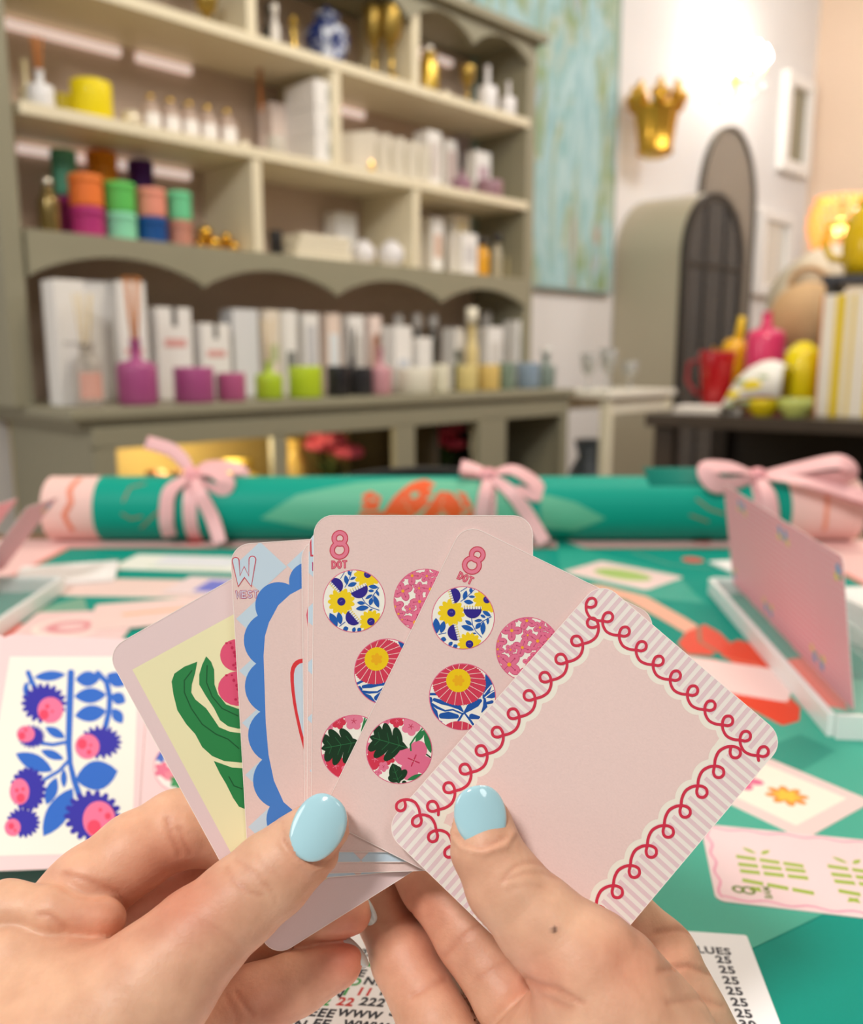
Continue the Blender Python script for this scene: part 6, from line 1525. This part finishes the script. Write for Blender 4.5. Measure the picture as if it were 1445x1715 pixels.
right = [
 ('thumb', [(803, 1355, .2115, 36), (808, 1378, .2105, 46), (814, 1422, .2085, 57), (846, 1482, .2070, 65), (905, 1547, .205, 74), (972, 1612, .2025, 92), (1012, 1695, .201, 112), (1060, 1800, .2, 130)], 'thumb'),
 ('index', [(1160, 1770, .2355, 95), (1092, 1612, .2385, 76), (1015, 1520, .2385, 62), (920, 1440, .238, 55), (840, 1375, .2375, 48)], 'finger'),
 ('middle', [(930, 1795, .221, 78), (855, 1678, .229, 66), (790, 1570, .239, 64), (730, 1480, .248, 60), (680, 1410, .252, 50)], 'finger'),
 ('ring', [(805, 1825, .223, 76), (735, 1713, .232, 65), (682, 1605, .244, 59), (652, 1530, .255, 54), (630, 1460, .259, 46)], 'finger'),
 ('palm1', [(1012, 1700, .208, 112), (920, 1810, .212, 120)], 'palm'),
 ('palm2', [(1150, 1775, .233, 92), (1010, 1870, .218, 140)], 'palm'),
 ('palm3', [(1060, 1790, .204, 135), (900, 1850, .214, 110)], 'palm'),
 ('behind', [(800, 1690, .2415, 46), (850, 1790, .232, 70)], 'palm'),
 ('knuckle', [(1040, 1625, .2045, 70), (1090, 1720, .208, 90)], 'palm'),
 ('wrist', [(1060, 1800, .203, 150), (1150, 1960, .192, 175)], 'palm'),
 ('arm', [(tuple(P(1150, 1960, .192)), .0235), (RW1, .026), (RW2, .034)], 'palm')]
cR = [([(843, 1470), (866, 1449), (890, 1443), (916, 1450)], .0003, 3.2), ([(836, 1478), (878, 1462), (910, 1462), (934, 1470)], .00022, 3.0), ([(848, 1492), (885, 1482), (915, 1486)], .00014, 3.0), ([(765, 1398), (780, 1414), (808, 1420), (848, 1402)], .0003, 3.0), ([(756, 1372), (760, 1402), (776, 1420), (808, 1428), (846, 1416), (858, 1396)], -.0006, 6),
      ([(1100, 1562), (1135, 1556), (1160, 1562)], .0004, 5), ([(1105, 1625), (1150, 1618), (1190, 1632)], .0004, 5), ([(1120, 1680), (1170, 1672), (1210, 1686)], .0003, 5), ([(880, 1640), (900, 1650), (930, 1655), (975, 1680)], .0006, 5), ([(886, 1650), (915, 1672), (960, 1690)], .0003, 5),
      ([(690, 1668), (712, 1655), (745, 1640)], .0003, 5), ([(745, 1600), (775, 1570), (800, 1550)], .0003, 5), ([(640, 1545), (670, 1540), (690, 1530)], .0002, 4), ([(800, 1640), (830, 1622), (850, 1610)], .0002, 5)]
bR = [((1050, 1610, 70), (230, 150, 122), .5), ((720, 1600, 120), (224, 150, 124), .5), ((900, 1640, 60), (226, 140, 116), .5), ((830, 1430, 50), (234, 172, 142), .4), ((1150, 1600, 80), (228, 160, 130), .4), ((690, 1500, 70), (206, 116, 90), .5), ((960, 1560, 60), (238, 190, 158), .4)]
hr = build_hand('right hand, thumb pressed on the blank front card', right, cR, bR, [(928, 1557, 5.5)], person)
K = 1/FPX
nail('fingernail', P(530, 1386, .2093), (.46, -.89), (-.06, -.30, -1), .0160, .0130, hl, POL, 'glossy pale blue thumbnail', kx=.6)
nail('fingernail', P(806, 1367, .2033), (-.18, -.98), (.05, -.28, -1), .0138, .0124, hr, POL, 'glossy pale blue thumbnail', kx=.6)
GN = M((196, 204, 202), .25, coat=.5)
nail('fingernail', P(600, 1583, .2409), (.80, .25, .0), (.75, -.60, .55), .0112, .0098, hl, GN, 'grey blue nail edge of the little finger', kx=1.3, ky=.7)
nail('fingernail', P(617, 1513, .2432), (.80, .2, .0), (.85, -.25, .6), .0105, .0100, hl, GN, 'grey blue nail edge of the ring finger')
